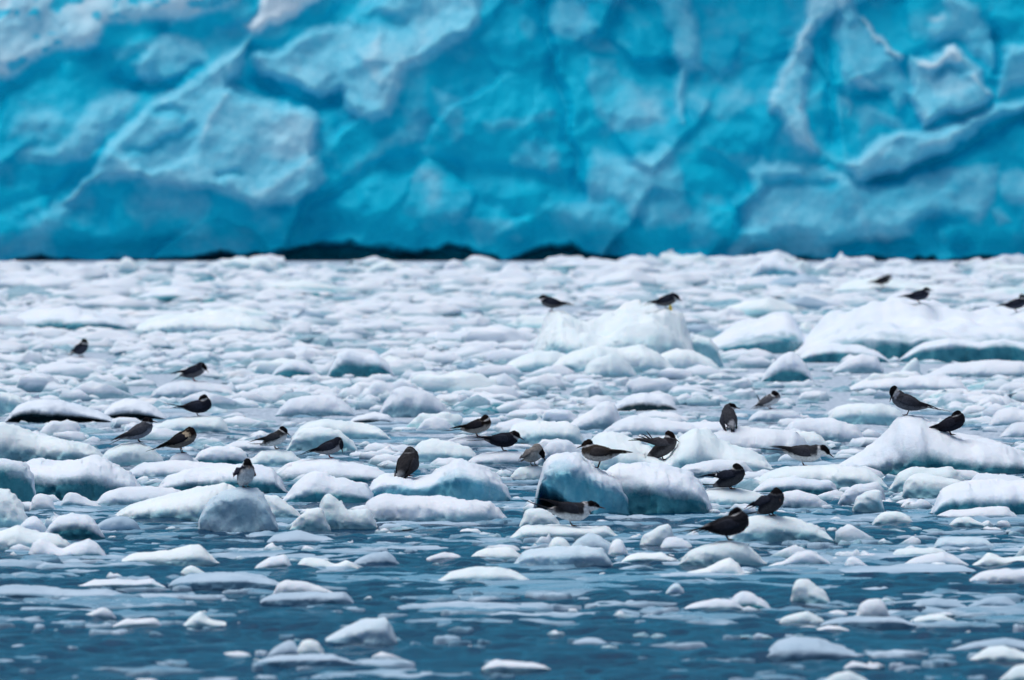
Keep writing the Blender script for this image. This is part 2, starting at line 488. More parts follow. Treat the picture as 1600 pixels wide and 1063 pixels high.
def build_cliff():
    us = np.concatenate([np.linspace(-3400, -400, 40)[:-1], np.linspace(-400, -60, 35)[:-1], np.arange(-60, 1661, 3.0), np.linspace(1665, 2000, 35), np.linspace(2000, 5000, 40)[1:]])
    vs = np.concatenate([np.linspace(-5200, -300, 90)[:-1], np.linspace(-300, -20, 40)[:-1], np.arange(-20, 372, 3.0), np.arange(372, 421, 1.5)])
    U, Vv = np.meshgrid(us, vs)
    u, v = U.ravel(), Vv.ravel()
    N3 = lambda s, o=0: np.stack([u / s + o, v / s - o, np.full(u.shape, 0.37 + o)], 1)
    # wander the outlines so that no edge is ruled
    wu = u + 6 * fbm(N3(45), 3, 21) + 2.5 * fbm(N3(14), 3, 41)
    wv = v + 6 * fbm(N3(45, 3), 3, 22) + 2.5 * fbm(N3(14, 4), 3, 42)
    fr = np.zeros(u.shape)
    D = np.zeros(u.shape)
    for amt, prd, soft, pts in FACETS:
        sd = poly_sd(wu, wv, pts)
        soft *= 0.7
        fr = np.maximum(fr, amt * sstep(-soft, soft, sd))
        D += prd * sstep(-soft * 0.8, soft * 2.2, sd) * 0.5
    inview = sstep(-420, -60, u) * sstep(2040, 1680, u) * sstep(-140, -40, v)
    far_fr = np.clip(0.35 + 0.9 * fbm(N3(260, 9), 4, 51), 0, 1)
    far_fr = np.maximum(far_fr, sstep(-4300, -5100, v) * 1.1)
    fr = fr * inview + far_fr * (1 - inview)
    D += (1 - inview) * 0.9 * fbm(N3(420, 5), 4, 61)
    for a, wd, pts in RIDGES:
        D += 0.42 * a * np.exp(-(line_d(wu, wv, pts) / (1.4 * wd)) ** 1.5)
        fr += 0.13 * np.exp(-(line_d(wu, wv, pts) / (wd * 0.8)) ** 2) * inview  # paler tint along the crests paints in the light they catch
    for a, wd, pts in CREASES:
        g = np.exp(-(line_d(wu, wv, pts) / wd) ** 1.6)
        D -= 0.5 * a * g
        fr -= 0.35 * np.exp(-(line_d(wu, wv, pts) / (wd * 1.2)) ** 2)  # bluer tint in the creases puts their shade into the colour
    D += 0.30 * fbm(N3(150, 1), 4, 23) + 0.05 * (1 - np.abs(fbm(N3(60, 2), 3, 24))) + 0.018 * fbm(N3(18, 6), 3, 25)
    # broken faces: cells that each tip their own way, long across the lower left to upper right grain of the ice
    r2 = np.random.default_rng(5)
    cu = np.concatenate([r2.uniform(-150, 1750, 120), r2.uniform(-3400, 5000, 160)])
    cv = np.concatenate([r2.uniform(-120, 430, 120), r2.uniform(-4600, 430, 160)])
    gu, gv, tone = r2.normal(0, 0.0022, 280), r2.normal(0, 0.0026, 280), r2.normal(0, 0.10, 280)
    num, den, tn = np.zeros(u.shape), np.zeros(u.shape), np.zeros(u.shape)
    for k in range(280):
        a_, b_ = wu - cu[k], wv - cv[k]
        p_, q_ = a_ * 0.80 - b_ * 0.60, a_ * 0.60 + b_ * 0.80
        if k >= 120: p_, q_ = p_ * 0.4, q_ * 0.4
        wt = np.exp(-((p_ / 1.5) ** 2 + q_ ** 2) / 650.0) + 1e-12
        wt = wt ** 2.5
        num += wt * (gu[k] * a_ + gv[k] * b_)
        tn += wt * tone[k]
        den += wt
    D += 0.5 * np.clip(num / den, -0.5, 0.5)
    fr += tn / den * inview
    mott = fbm(np.stack([u / 60 + 3, v / 38, np.full(u.shape, 2.2)], 1), 4, 27)
    fr += 0.14 * np.clip(mott, -0.5, 1) * inview * (fr < 0.5) + 0.06 * mott
    # holes in the snowy shoulder
    hole = sstep(0.28, 0.62, fbm(np.stack([u / 38, v / 24, np.full(u.shape, 7.7)], 1), 3, 31))
    fr -= 0.7 * hole * (fr > 0.8) * (u < 400)
    z = CAM_H - (v - HOR) / FPX * CLIFF_D
    y = CLIFF_D - D + 0.42 * np.maximum(z - 0.4, 0)      # leans back with height
    lipv = np.interp(u, [p[0] for p in LIP], [p[1] for p in LIP]) + 1 + 5 * fbm(N3(22, 8), 4, 29)
    below = sstep(-9.0, 6.0, v - lipv)
    # swept-in notch, then the deep black hollow under the lip
    y -= 0.25 * np.exp(-((lipv - 6 - v) / 14) ** 2) * (v < lipv + 3)
    y += 0.45 * sstep(-60, 0, v - lipv)
    y += 0.75 * below
    z = np.where(v > 417, -0.25, z)
    x = (u - 800) / FPX * CLIFF_D
    P = np.stack([x, y, z], 1)
    nr, nc = len(vs), len(us)
    F = grid_faces(nr, nc)
    # back of the glacier: the top runs inland, so that it is a body and not a screen
    top = P[:nc].copy()
    rows = []
    for k, (dy, dz) in enumerate([(2.5, 0.7), (8, 1.2), (20, 1.6), (45, 1.8), (60, -8), (60, -26)]):
        r = top.copy()
        r[:, 1] = top[:, 1] + dy
        r[:, 2] = top[:, 2] + dz + 0.3 * fbm(r * 0.12, 3, 71 + k)
        rows.append(r)
    rows = rows[::-1]
    P2 = np.vstack(rows + [P])
    F = grid_faces(nr + len(rows), nc)
    fr2 = np.concatenate([np.full(nc * len(rows), 1.1), np.clip(fr, 0, 1.2)])
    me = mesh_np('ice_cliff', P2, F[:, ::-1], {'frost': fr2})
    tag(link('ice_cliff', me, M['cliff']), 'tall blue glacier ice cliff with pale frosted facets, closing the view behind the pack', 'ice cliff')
build_cliff()

# ------------------------------------------------------------------ floes traced one by one
bvh_V, bvh_F = [], []          # kept so that the birds can be set down on the ice
MASK_S = 2                     # picture cells of 2 px, used only to keep the random brash from burying the traced floes
mask_far = np.zeros((1063 // MASK_S + 1, 1600 // MASK_S + 1))   # waterline row of the floe seen in each cell

def smooth1(a, k):
    if k < 1: return a
    ker = np.exp(-0.5 * (np.arange(-3 * k, 3 * k + 1) / k) ** 2)
    ker /= ker.sum()
    return np.convolve(np.pad(a, 3 * k, mode='edge'), ker, mode='valid')

def P_(s):
    v = [float(t) for t in s.replace(',', ' ').split()]
    return list(zip(v[0::2], v[1::2]))

nfl = [0]
def floe_mesh(name, pts, base, ff=0.0, depth=None, rough=1.0, ridge=0.12, snowlift=0.0, under=0.0, soft=1, round_=2.3, bot=None):
    """One floe. pts: outline of its top, base: row of its front waterline, ff: share of its height that is a bare ice face."""
    nfl[0] += 1
    seed = nfl[0] * 7
    pts = np.array(pts, float)
    x0, x1 = pts[0, 0], pts[-1, 0]
    wpx = x1 - x0
    d0 = dist_of(base)
    width = wpx / FPX * d0
    Wd = depth if depth else min(max(0.6 * width, 0.14), 1.3)
    dc = d0 + Wd * 0.5 * (1 + 0.15)
    nx = int(np.clip(wpx / 2.2, 16, 120))
    ns = 26 if Wd < 1.5 else 64
    s = np.linspace(0, 1, nx)
    s = 0.5 - 0.5 * np.cos(np.pi * s) * (0.25 + 0.75 * 1) if nx < 24 else s
    s = np.clip((s - s[0]) / (s[-1] - s[0]), 0, 1)
    px = x0 + s * wpx
    py = np.interp(px, pts[:, 0], pts[:, 1])
    py = smooth1(py, soft)
    zr = np.maximum(CAM_H - (py - HOR) / FPX * dc, 0.012)
    zr *= np.clip((1 - np.abs(2 * s - 1) ** 10), 0.12, 1)
    X = (px - 800) / FPX * dc
    hw = Wd / 2 * np.clip(1 - np.abs(2 * s - 1) ** 2.6, 0, 1) ** (1 / 2.6)
    hw = np.maximum(hw, 0.012)
    Y0 = d0 + Wd / 2
    Ww = min(Wd, 0.8)
    wob = 0.22 * Ww * vnoise(np.stack([X * 3.5, X * 0 + seed, X * 0], 1), seed) + 0.08 * Ww * vnoise(np.stack([X * 11, X * 0 + seed, X * 0 + 4], 1), seed)
    # section
    fr_ = np.random.default_rng(seed)
    if ff < 0.2:
        ff = fr_.uniform(0.18, 0.38)  # more bare ice on white floes, also painting their lower fronts as shaded
    if round_ == 2.3:
        round_ = fr_.uniform(1.55, 2.6)
        ridge = fr_.uniform(-0.05, 0.45)
    a = np.linspace(0, math.pi, ns - 5)
    sy = -np.sign(np.cos(a)) * np.abs(np.cos(a)) ** (2 / round_)
    sy = np.where(sy < 0, (sy + 1) * (1 + ridge) - 1, ridge + sy * (1 - ridge))
    sz = np.abs(np.sin(a)) ** (2 / round_)
    ft = np.array([0, .12, .26, .4, .55, .7, .85]) if ff > .12 else np.array([0, .45, .85])
    nf = len(ft)
    sec_y = np.concatenate([[-0.9 + under * 0.5], -1.0 + under * (1 - ft ** 2), sy, [0.97]])
    zf = np.concatenate([[-0.35], ff * ft, ff + (1 - ff) * sz, [-0.2]])
    back = np.concatenate([[1] * (nf + 1), np.where(a < math.pi / 2, 1, 0), [0]])
    nsn = len(sec_y)
    zfb = np.where(back > 0, zf, np.concatenate([[0] * (nf + 1), sz, [-0.3]]))       # the back slopes straight to the water
    PX = np.repeat(X[:, None], nsn, 1)
    PY = Y0 + wob[:, None] * (1 - 0.3 * back[None, :]) + hw[:, None] * sec_y[None, :]
    PZ = zr[:, None] * zfb[None, :]
    if Wd > 1.5:
        zs = np.minimum(smooth1(zr, max(3, nx // 14)), zr * 1.25)
        near = np.exp(-((sec_y - ridge) / 0.16) ** 2) * (zfb > 0.5)
        PZ = zs[:, None] * zfb[None, :] + (zr - zs)[:, None] * near[None, :]
    PZ[:, 0] = -0.05
    if bot:
        # the front lip hangs clear of the water, with a hollow beneath
        b_ = np.array(P_(bot), float)
        zb = np.maximum(CAM_H - (np.interp(px, b_[:, 0], b_[:, 1]) - HOR) / FPX * d0, 0.0)
        zb = np.minimum(zb, zr * 0.8)
        lo = PZ[:, 1:nf + 1].copy()
        PZ[:, 1:nf + 1] = zb[:, None] + (zr * max(ff, .3) - zb).clip(0)[:, None] * (lo - lo[:, :1]) / (lo[:, -1:] - lo[:, :1] + 1e-6)
        PY[:, 0] = Y0 + hw * 0.45
        PZ[:, 0] = np.where(zb > 0.01, zb * 0.4, -0.05)
    PZ[:, -1] = -0.05
    P = np.stack([PX.ravel(), PY.ravel(), PZ.ravel()], 1)
    sc = float(np.median(zr))
    n1 = fbm(P * np.array([7, 7, 9]) + seed, 3, seed)
    n2 = fbm(P * np.array([26, 26, 34]) + seed, 3, seed + 3)
    n3 = 1 - 2.2 * np.abs(vnoise(P * np.array([9, 9, 12]) + seed * 1.7, seed + 6))
    n1 = 0.65 * n1 + 0.45 * n3
    if Wd > 1.5:
        P[:, 2] += 0.30 * zr.repeat(nsn) * (fbm(P * np.array([2.2, 1.6, 0.5]) + seed, 3, seed + 11) - 0.15) * np.clip(PZ.ravel() / (zr.repeat(nsn)), 0, 1)
    topw = np.clip(PZ.ravel() / (zr.repeat(nsn) + 1e-6), 0, 1)
    amp = rough * (0.005 + 0.052 * np.minimum(sc, 0.22))
    P[:, 2] += amp * (n1 * 0.9 + n2 * 0.40) * topw * np.clip(zr.repeat(nsn) / 0.03, 0.15, 1)
    P[:, 1] += amp * 1.6 * (n2 * 0.6 + n1) * (1 - 0.5 * topw)
    P[:, 0] += amp * 0.8 * n2
    rel = np.clip(P[:, 2] / (zr.repeat(nsn) + 1e-6), -1, 1.3)
    if ff > 0.02:
        sn = sstep(ff - 0.16, ff + 0.30, rel + 0.10 * n1 + 0.10 * vnoise(P * np.array([3.1, 3.1, 2.0]) + seed, seed + 9) - snowlift)
    else:
        sn = sstep(0.004, 0.03 + 0.12 * sc, P[:, 2] + 0.012 * n1) * (1 - snowlift)
    me = mesh_np(name, P, grid_faces(nx, nsn)[:, ::-1], {'snow': sn})
    bvh_V.append(P)
    bvh_F.append(grid_faces(nx, nsn))
    # note the area it covers in the picture
    for cx in range(max(0, int(x0)), min(1599, int(x1)) + 1, MASK_S):
        yt = np.interp(cx, pts[:, 0], pts[:, 1])
        r0, r1 = max(0, int(yt / MASK_S)), min(mask_far.shape[0] - 1, int(base / MASK_S))
        if r1 > r0:
            col = mask_far[r0:r1, cx // MASK_S]
            mask_far[r0:r1, cx // MASK_S] = np.maximum(col, base)
    return me

FLOES = []
def fl(label, pts, base, mat='teal', name='ice_floe', group=None, **kw):
    me = floe_mesh(name, P_(pts), base, **kw)
    o = link(name, me, M[mat])
    tag(o, label, 'ice floe' if name == 'ice_floe' else 'ice chunk', group)
    FLOES.append(o)
    return o

# --- far band under the cliff
fl('white ice lump poking up highest at the left far edge of the pack', '180,424 188,406 197,402 206,404 214,412 222,424', 432, 'cyan', ff=.3)
fl('low pale blue sided ice lump at the far edge, under the left sea cave', '386,424 398,407 412,404 426,410 438,422', 430, 'cyan', ff=.35)
fl('peaked white ice lump at the far edge right in front of the black sea cave', '568,424 585,413 605,405 622,412 642,424', 431, 'cyan', ff=.4)
fl('small square-topped white ice lump at the far edge before the dark cave mouth', '690,424 699,410 706,405 720,408 728,418 736,424', 429, 'brash', ff=.2)
fl('low white hump at the far edge between the two dark cave mouths', '780,424 795,411 803,409 815,418 825,424', 429, 'brash')
fl('white ice hump at the far edge right of the caves', '1096,426 1104,416 1112,413 1122,420 1130,426', 431, 'brash')
fl('large white ice block with a bright blue side beside the cliff foot', '1166,430 1178,415 1192,403 1210,402 1225,408 1242,416 1262,428', 438, 'blue', ff=.45)
fl('long low white floe at the far right edge below the cliff', '1330,430 1360,420 1390,417 1430,420 1470,430', 436, 'brash')
fl('broad white drift of far ice behind the two upper right terns', '1290,452 1330,440 1380,436 1420,440 1470,446 1500,452', 459, 'cyan', ff=.15, depth=3)
# --- middle distance
fl('long floe with a deep green hollow along its front, upper left of the pack', '10,500 30,488 60,482 100,480 150,485 190,494 212,508', 516, 'teal', ff=.30, depth=2.2)
fl('wide white slab left of the middle, behind the green hollow', '210,505 250,495 310,490 380,488 420,500 440,515', 522, 'cyan', ff=.2, depth=2.5)
fl('big pale cyan ice lump with two terns standing on its crest', '826,548 836,520 846,488 862,481 880,484 900,500 925,506 950,490 970,474 1000,468 1046,466 1070,474 1082,490 1074,512 1082,540 1090,560', 578, 'cyan', ff=.12, depth=2.8, rough=1.2, round_=1.5, ridge=.3, soft=4)
fl('pale cyan hummock at the left foot of the two tern lump', '780,572 812,558 838,548 868,549 895,558 918,571', 582, 'cyan', ff=.25, rough=.8)
fl('lumpy white shoulder at the right foot of the two tern lump', '1000,570 1028,556 1056,545 1082,548 1108,560 1126,571', 580, 'cyan', ff=.25, rough=.8)
fl('low white step across the front of the two tern lump', '850,572 890,552 930,540 965,545 1000,538 1030,552 1058,572', 583, 'cyan', ff=.3, rough=.7)
fl('white hummock on the left front of the green fronted ledge', '1240,558 1262,545 1300,537 1345,540 1374,550 1390,559', 567, 'teal', ff=.5, rough=.8)
fl('long white hummock on the right front of the green fronted ledge', '1400,556 1440,536 1480,528 1530,535 1570,530 1620,540 1680,556', 567, 'teal', ff=.68, rough=.6)
fl('pale blue ice boulder leaning on the right of the two tern lump', '1060,572 1070,540 1085,524 1108,528 1122,545 1130,562', 574, 'cyan', ff=.75, name='ice_chunk')
fl('white ridge with a green notch at its lower left, beside the far right ledge', '1080,545 1120,528 1150,508 1190,490 1225,482 1250,488 1262,520', 553, 'teal', ff=.15, depth=3.0, rough=.4, round_=1.4, ridge=.3, soft=4)
fl('huge white ledge with a green undercut front, terns on its back', '1236,552 1262,520 1285,490 1315,480 1350,476 1395,473 1436,471 1475,480 1520,486 1590,487 1660,488 1760,500', 564, 'teal', ff=.38, depth=7, rough=.4, round_=1.35, ridge=.45, soft=5)
fl('smooth rounded white ice dome left below the far right ledge', '1190,588 1205,570 1220,556 1236,550 1250,557 1262,572 1270,590', 597, 'teal', ff=.15)
fl('white hump beneath the green undercut of the right ledge', '1298,580 1325,560 1348,553 1368,557 1382,572', 584, 'brash')
fl('small tooth shaped white ice chunk standing up below the right ledge', '1402,586 1418,568 1428,560 1434,557 1438,572 1440,586', 590, 'cyan', name='ice_chunk', rough=.6)
fl('grey sided flat floe behind the tooth shaped chunk', '1440,585 1480,570 1540,562 1600,565 1660,575', 590, 'brash', ff=.2)
fl('wide white floe with a shaded front, just above the tern that faces left', '1318,606 1350,594 1390,590 1440,587 1490,590 1515,603', 612, 'brash', ff=.25)
fl('rounded white ice dome in front of the two tern lump', '908,582 918,567 935,558 955,553 972,558 985,570 995,584', 590, 'cyan', ff=.2)
fl('white hump with a teal triangular front, left of the middle', '420,588 440,570 455,562 475,566 492,578 500,588', 592, 'teal', ff=.5)
fl('white crested lump with a grey green shaded front, second left of the middle', '510,582 525,558 538,546 560,550 590,556 606,566 616,582', 590, 'teal', ff=.45)
fl('low white floe carrying the tern with red feet', '235,608 262,600 285,596 320,596 350,602 372,612', 622, 'brash', ff=.15)
fl('white slush pan under the lone small tern at far left', '80,566 105,559 130,557 160,562 175,570', 574, 'brash')
fl('low white floe left of the grey open water, behind the big dome', '590,640 612,612 628,603 650,608 675,616 696,632 705,642', 652, 'brash', ff=.12)
fl('white floe with a blue grey waterline, left half of the middle row', '430,642 450,624 490,618 525,620 548,634 556,644', 650, 'brash', ff=.2)
fl('long thin white floe beside the middle row, right of the preening bird pair', '455,672 480,660 510,655 550,660 590,668 610,676', 688, 'cyan', ff=.35)
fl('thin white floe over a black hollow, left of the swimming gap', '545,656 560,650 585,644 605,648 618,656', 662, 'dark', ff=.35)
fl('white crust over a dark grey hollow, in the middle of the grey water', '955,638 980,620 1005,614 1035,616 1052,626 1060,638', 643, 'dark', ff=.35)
fl('pointed white ice hump in the middle behind the blue slab', '880,668 905,652 925,640 938,630 948,627 960,632 970,648 978,668', 674, 'brash', ff=.15)
fl('long ridged white floe right of the pointed hump', '938,672 965,656 990,648 1015,652 1050,658 1085,662 1130,660 1160,672', 680, 'brash', ff=.2)
fl('thin white floe with a bluish waterline, behind the ridged floe', '985,654 1000,645 1025,642 1055,646 1080,656', 660, 'brash', ff=.3)
fl('white floe with steep ends left of the pointed hump', '786,686 798,665 820,660 850,659 885,660 905,664 914,680', 696, 'cyan', ff=.35)
# --- left group
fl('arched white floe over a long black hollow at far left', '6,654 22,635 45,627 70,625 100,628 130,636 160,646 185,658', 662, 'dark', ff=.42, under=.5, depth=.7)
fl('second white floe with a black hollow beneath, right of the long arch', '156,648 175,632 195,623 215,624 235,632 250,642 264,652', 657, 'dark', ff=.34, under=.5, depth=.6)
fl('pale cyan ice block cut by the left picture edge, above the arch', '-40,620 -10,610 12,613 32,620 48,636', 650, 'cyan', ff=.6)
fl('white floe under the tern with its head on its back', '228,672 255,658 285,652 320,650 345,653 362,668', 678, 'cyan', ff=.35)
fl('long white slope with a pale teal front at the left edge', '-40,660 0,658 30,668 60,680 105,687 140,695 168,708', 724, 'cyan', ff=.35)
fl('white mound under the grey tern beside the black tern', '148,724 168,704 190,694 215,691 238,698 258,716', 728, 'cyan', ff=.25)
fl('broad white pan behind the small mound of the black tern', '190,736 225,724 262,720 310,722 360,726 405,736', 748, 'brash', ff=.12)
fl('small white mound topped by the black and cream tern', '258,728 268,714 280,707 292,707 302,716 308,728', 732, 'brash', name='ice_chunk')
fl('white log shaped floe with a teal front, right of the black tern', '298,722 312,706 335,699 365,698 382,704 390,718', 725, 'teal', ff=.3)
fl('low white wedge behind the small pied tern', '342,700 365,690 390,688 415,690 438,700', 706, 'brash')
fl('white cap with a broad teal front face, large floe on the left', '20,724 50,716 90,722 120,719 142,712 165,718 185,730 205,738 220,746 228,758', 784, 'teal', ff=.50, depth=1.3)
fl('teal rounded ice block cut by the left picture edge', '-60,722 -20,714 15,717 40,724 55,740 60,765', 796, 'teal', ff=.72)
fl('dark teal cylinder of ice with a snowy back, beneath the front facing tern', '240,762 258,744 290,734 340,727 390,725 425,728 442,742 450,762', 772, 'teal', ff=.42)
fl('white ice bump, left one of a pair on a thin floe', '46,788 52,775 62,771 74,774 86,788', 799, 'brash', name='ice_chunk', ff=.2)
fl('white ice bump, right one of a pair on a thin floe', '92,790 98,776 108,769 120,772 136,782 158,790', 794, 'brash', name='ice_chunk', ff=.15)
fl('pale ice hummock cut by the left edge below the teal block', '-60,775 -20,768 12,767 28,782 46,800 50,810', 830, 'cyan', ff=.35)
fl('flat white floe behind the long pale one, under the teal front', '145,786 162,768 185,762 240,760 272,764 300,776', 792, 'brash', ff=.15)
fl('long pale white floe rising to the right, left of the clear block', '172,808 205,788 255,774 305,763 350,756 372,762 392,784', 814, 'cyan', ff=.18, depth=1.1)
fl('clear bubbly ice block under the tern facing the camera', '306,826 315,800 328,782 350,768 375,763 402,766 418,782 428,802 436,824', 834, 'glass', ff=.75)
fl('little round ice knob touching the clear block', '298,808 304,797 312,794 320,806', 812, 'cyan', name='ice_chunk')
fl('white ice dome with a dark wet foot, left foreground', '26,828 40,811 55,807 66,816 76,832', 838, 'teal', ff=.2, name='ice_chunk')
fl('white ice whaleback with a dull green foot, left foreground', '66,830 88,808 112,802 138,805 152,818 162,834', 842, 'teal', ff=.35)
fl('thin pale plate awash beside the whaleback', '140,826 165,812 190,806 208,812 220,824', 831, 'grey', ff=.1)
fl('long white floe of two humps cut by the left edge', '-40,836 0,830 28,822 50,829 78,832 102,840 116,854', 860, 'cyan', ff=.3)
fl('twin peaked white floe, left foreground', '42,858 50,842 64,840 78,848 98,858 118,848 140,842 154,848 168,866', 872, 'teal', ff=.2)
# --- middle group
fl('low white floe under the small pied tern', '388,720 408,706 430,703 455,707 476,720', 730, 'cyan', ff=.3)
fl('pale teal block right of the small pied tern', '446,704 456,682 470,670 500,667 530,672 552,690 560,704', 706, 'cyan', ff=.55)
fl('white hog backed floe under the slim grey tern', '418,742 448,724 480,718 515,717 555,724 598,734 618,748', 756, 'teal', ff=.22)
fl('white knoll with teal lower half, below the slim grey tern', '436,780 462,754 480,741 494,736 520,744 552,752 575,758 590,778', 790, 'teal', ff=.38)
fl('white wedge with a jagged lower edge behind the clear block', '396,786 410,773 432,774 450,785 472,804', 810, 'cyan', ff=.25)
fl('boot shaped white ice lump with a tall knob at its left end', '494,808 498,780 508,771 520,773 530,786 545,795 560,798 572,795 583,802 590,820', 826, 'cyan', ff=.3)
fl('small white cap of ice left of the boot shaped lump', '452,824 468,806 480,795 498,794 508,802 516,822', 830, 'cyan', ff=.4, name='ice_chunk')
fl('large steel blue faced floe with a peaked snowy rim, in the centre', '568,758 580,744 602,738 625,740 648,748 672,742 694,729 712,717 730,721 755,730 778,738 794,748 799,764', 788, 'blue', ff=.62, depth=1.0)
fl('long smooth white floe below the peaked rim', '552,800 575,780 602,772 642,776 690,777 730,780 765,783 782,792 796,808', 818, 'brash', ff=.28)
fl('white pan under the dark brown tern with hidden head', '684,696 710,684 745,679 780,684 802,694', 702, 'brash')
fl('white floe under the dark tern in the centre', '728,718 760,708 790,705 820,708 846,720', 728, 'brash', ff=.2)
fl('small white floe left of the centre terns', '648,672 662,656 680,651 696,656 708,670', 676, 'brash', ff=.25)
fl('rounded white floe behind the centre blue face', '638,712 652,692 675,686 705,690 735,700 750,712', 722, 'cyan', ff=.3)
fl('white floe under the bowing pale tern', '796,742 812,730 835,726 858,732 872,744', 752, 'cyan', ff=.2)
fl('snowy hump behind the blue slab', '838,722 850,698 866,688 888,688 905,700 918,720', 728, 'brash', ff=.15)
fl('tilted slab of glowing turquoise ice with snow on its back, the brightest block', '834,742 842,724 856,712 880,706 905,708 935,732 958,742 976,756 988,772 990,792', 808, 'blue', ff=.70, depth=1.0, bot='834,742 846,756 872,768 890,784 905,796 930,806 990,808')
fl('snow covered turquoise block joined to the right of the bright slab', '928,740 940,732 965,726 1000,724 1040,728 1075,738 1098,752 1110,772 1114,796', 806, 'teal', ff=.50, depth=1.1)
fl('wide white floe under the tern with raised wings', '895,712 912,690 935,676 965,678 1000,690 1037,716 1062,682 1085,670 1108,672 1126,690 1165,700 1210,714', 738, 'cyan', ff=.22, depth=1.1)
fl('white hillock behind the barred tern', '1046,742 1070,728 1100,722 1135,718 1162,719 1178,732', 744, 'brash', ff=.25)
fl('low white floe under the tern stretching its bill forward low over the water', '796,836 815,822 850,821 892,822 920,825 950,820 968,834', 842, 'cyan', ff=.25)
fl('white floe end behind the stretching tern', '812,812 822,798 845,796 862,803 876,816', 824, 'cyan', ff=.2)
fl('broad pale blue ice mass in the centre foreground', '800,880 815,862 850,856 900,854 940,856 952,868 960,880', 888, 'glass', ff=.45)
fl('little white dome on the back of the pale blue mass', '854,858 862,843 874,838 886,846 895,858', 862, 'cyan', name='ice_chunk')
fl('grey blue ice hump behind the pale blue mass', '884,862 900,845 920,834 938,838 954,852 962,864', 868, 'glass', ff=.4)
fl('round ball of white ice beside the pale blue mass', '950,862 954,847 964,842 975,847 981,862', 870, 'teal', ff=.2, name='ice_chunk')
fl('knobbly white ice lump with a rounded head, centre right foreground', '998,852 1002,838 1018,832 1028,823 1044,818 1052,828 1050,842 1054,852', 858, 'cyan', ff=.25, name='ice_chunk')
fl('low white tongue beside the knobbly lump', '1030,856 1040,842 1056,840 1074,846 1086,858', 862, 'brash')
fl('white mound under the black tern with hidden head, right foreground', '1060,876 1076,860 1105,851 1140,845 1165,850 1180,862 1196,874', 884, 'cyan', ff=.3)
# --- right group
fl('white floe under the barred tern', '1082,776 1108,764 1142,763 1180,768 1204,780', 792, 'cyan', ff=.2)
fl('pale cyan mound under the dark tern beside its broad flank', '1132,840 1150,818 1172,806 1205,805 1240,810 1272,820 1304,840', 848, 'cyan', ff=.4)
fl('flat floe under the tern seen from behind', '1082,696 1108,678 1145,668 1200,670 1245,674 1268,688', 708, 'brash', ff=.2)
fl('white pad under the fluttering pied tern', '1168,650 1185,642 1210,638 1240,642 1258,652', 660, 'brash', ff=.15)
fl('flat topped white floe with a teal front, left of the snow peak', '1288,658 1300,638 1325,631 1370,630 1402,638 1418,652', 664, 'cyan', ff=.4)
fl('white tabular floe behind the foraging tern', '1212,684 1235,660 1262,653 1300,654 1335,664 1354,680', 690, 'brash', ff=.25)
fl('low flat white floe left of the tabular one', '1180,694 1205,676 1235,673 1270,676 1294,688 1300,698', 706, 'cyan', ff=.3)
fl('great snow peak with a teal waterline and a tern on its summit', '1296,730 1335,710 1368,692 1386,674 1402,652 1420,648 1442,652 1472,668 1502,682 1545,688 1580,698 1610,712 1660,728', 742, 'teal', ff=.22, depth=1.2, snowlift=.02)
fl('white floe under the foraging tern with outstretched neck', '1168,754 1195,738 1225,731 1262,729 1310,728 1355,732 1380,744 1388,756', 764, 'cyan', ff=.3)
fl('grey blue floe below the foraging tern', '1172,766 1200,748 1240,744 1280,750 1302,746 1312,762', 774, 'teal', ff=.35)
fl('white block with a knobbly corner, right of the foraging tern', '1388,762 1404,738 1422,731 1465,733 1484,728 1498,738 1512,748', 766, 'cyan', ff=.3)
fl('square shouldered white block under the snow peak', '1408,770 1414,748 1432,741 1470,745 1505,752 1516,766', 780, 'cyan', ff=.4)
fl('low white floe under the right end of the snow peak', '1508,756 1528,740 1568,742 1610,750 1650,758', 762, 'brash', ff=.2)
fl('big flat floe cut by the right edge with a level teal belt at the water', '1452,784 1466,762 1505,755 1560,752 1610,752 1680,770', 808, 'teal', ff=.42, depth=1.1)
fl('tilted white slab leaning against broken ice, right of the dark tern', '1310,776 1335,760 1370,753 1386,760 1384,780', 790, 'brash', ff=.2)
fl('upright broken ice slab with fluted sides', '1332,800 1338,778 1356,766 1382,763 1386,780 1382,800', 805, 'cyan', ff=.5, name='ice_chunk', rough=1.6)
fl('white hump right of the dark tern, cut short at the water', '1206,784 1226,768 1248,766 1275,774 1295,786', 796, 'brash', ff=.2)
fl('small white button of ice before the square shouldered block', '1406,792 1416,783 1428,782 1436,792', 797, 'brash', name='ice_chunk')
fl('white lens of ice below the button', '1362,814 1378,802 1400,799 1420,806 1430,816', 822, 'cyan', ff=.3)
fl('long white floe edge in front of the flat floe with the belt', '1454,806 1485,797 1530,793 1572,793 1592,804', 812, 'brash', ff=.2)
fl('short white floe tip under the long floe edge', '1482,818 1498,808 1516,809 1540,820', 824, 'cyan')
fl('rounded white floe at the right edge above the snow peak', '1542,660 1558,642 1582,637 1600,642 1640,652', 668, 'brash', ff=.25)
fl('low white hummock at the right edge behind the snow peak shoulder', '1560,680 1580,662 1605,656 1650,668', 684, 'brash', ff=.2)
fl('white pan behind the snow peak, where the half hidden tern stands', '1430,690 1460,680 1495,677 1530,682 1550,690', 696, 'brash')
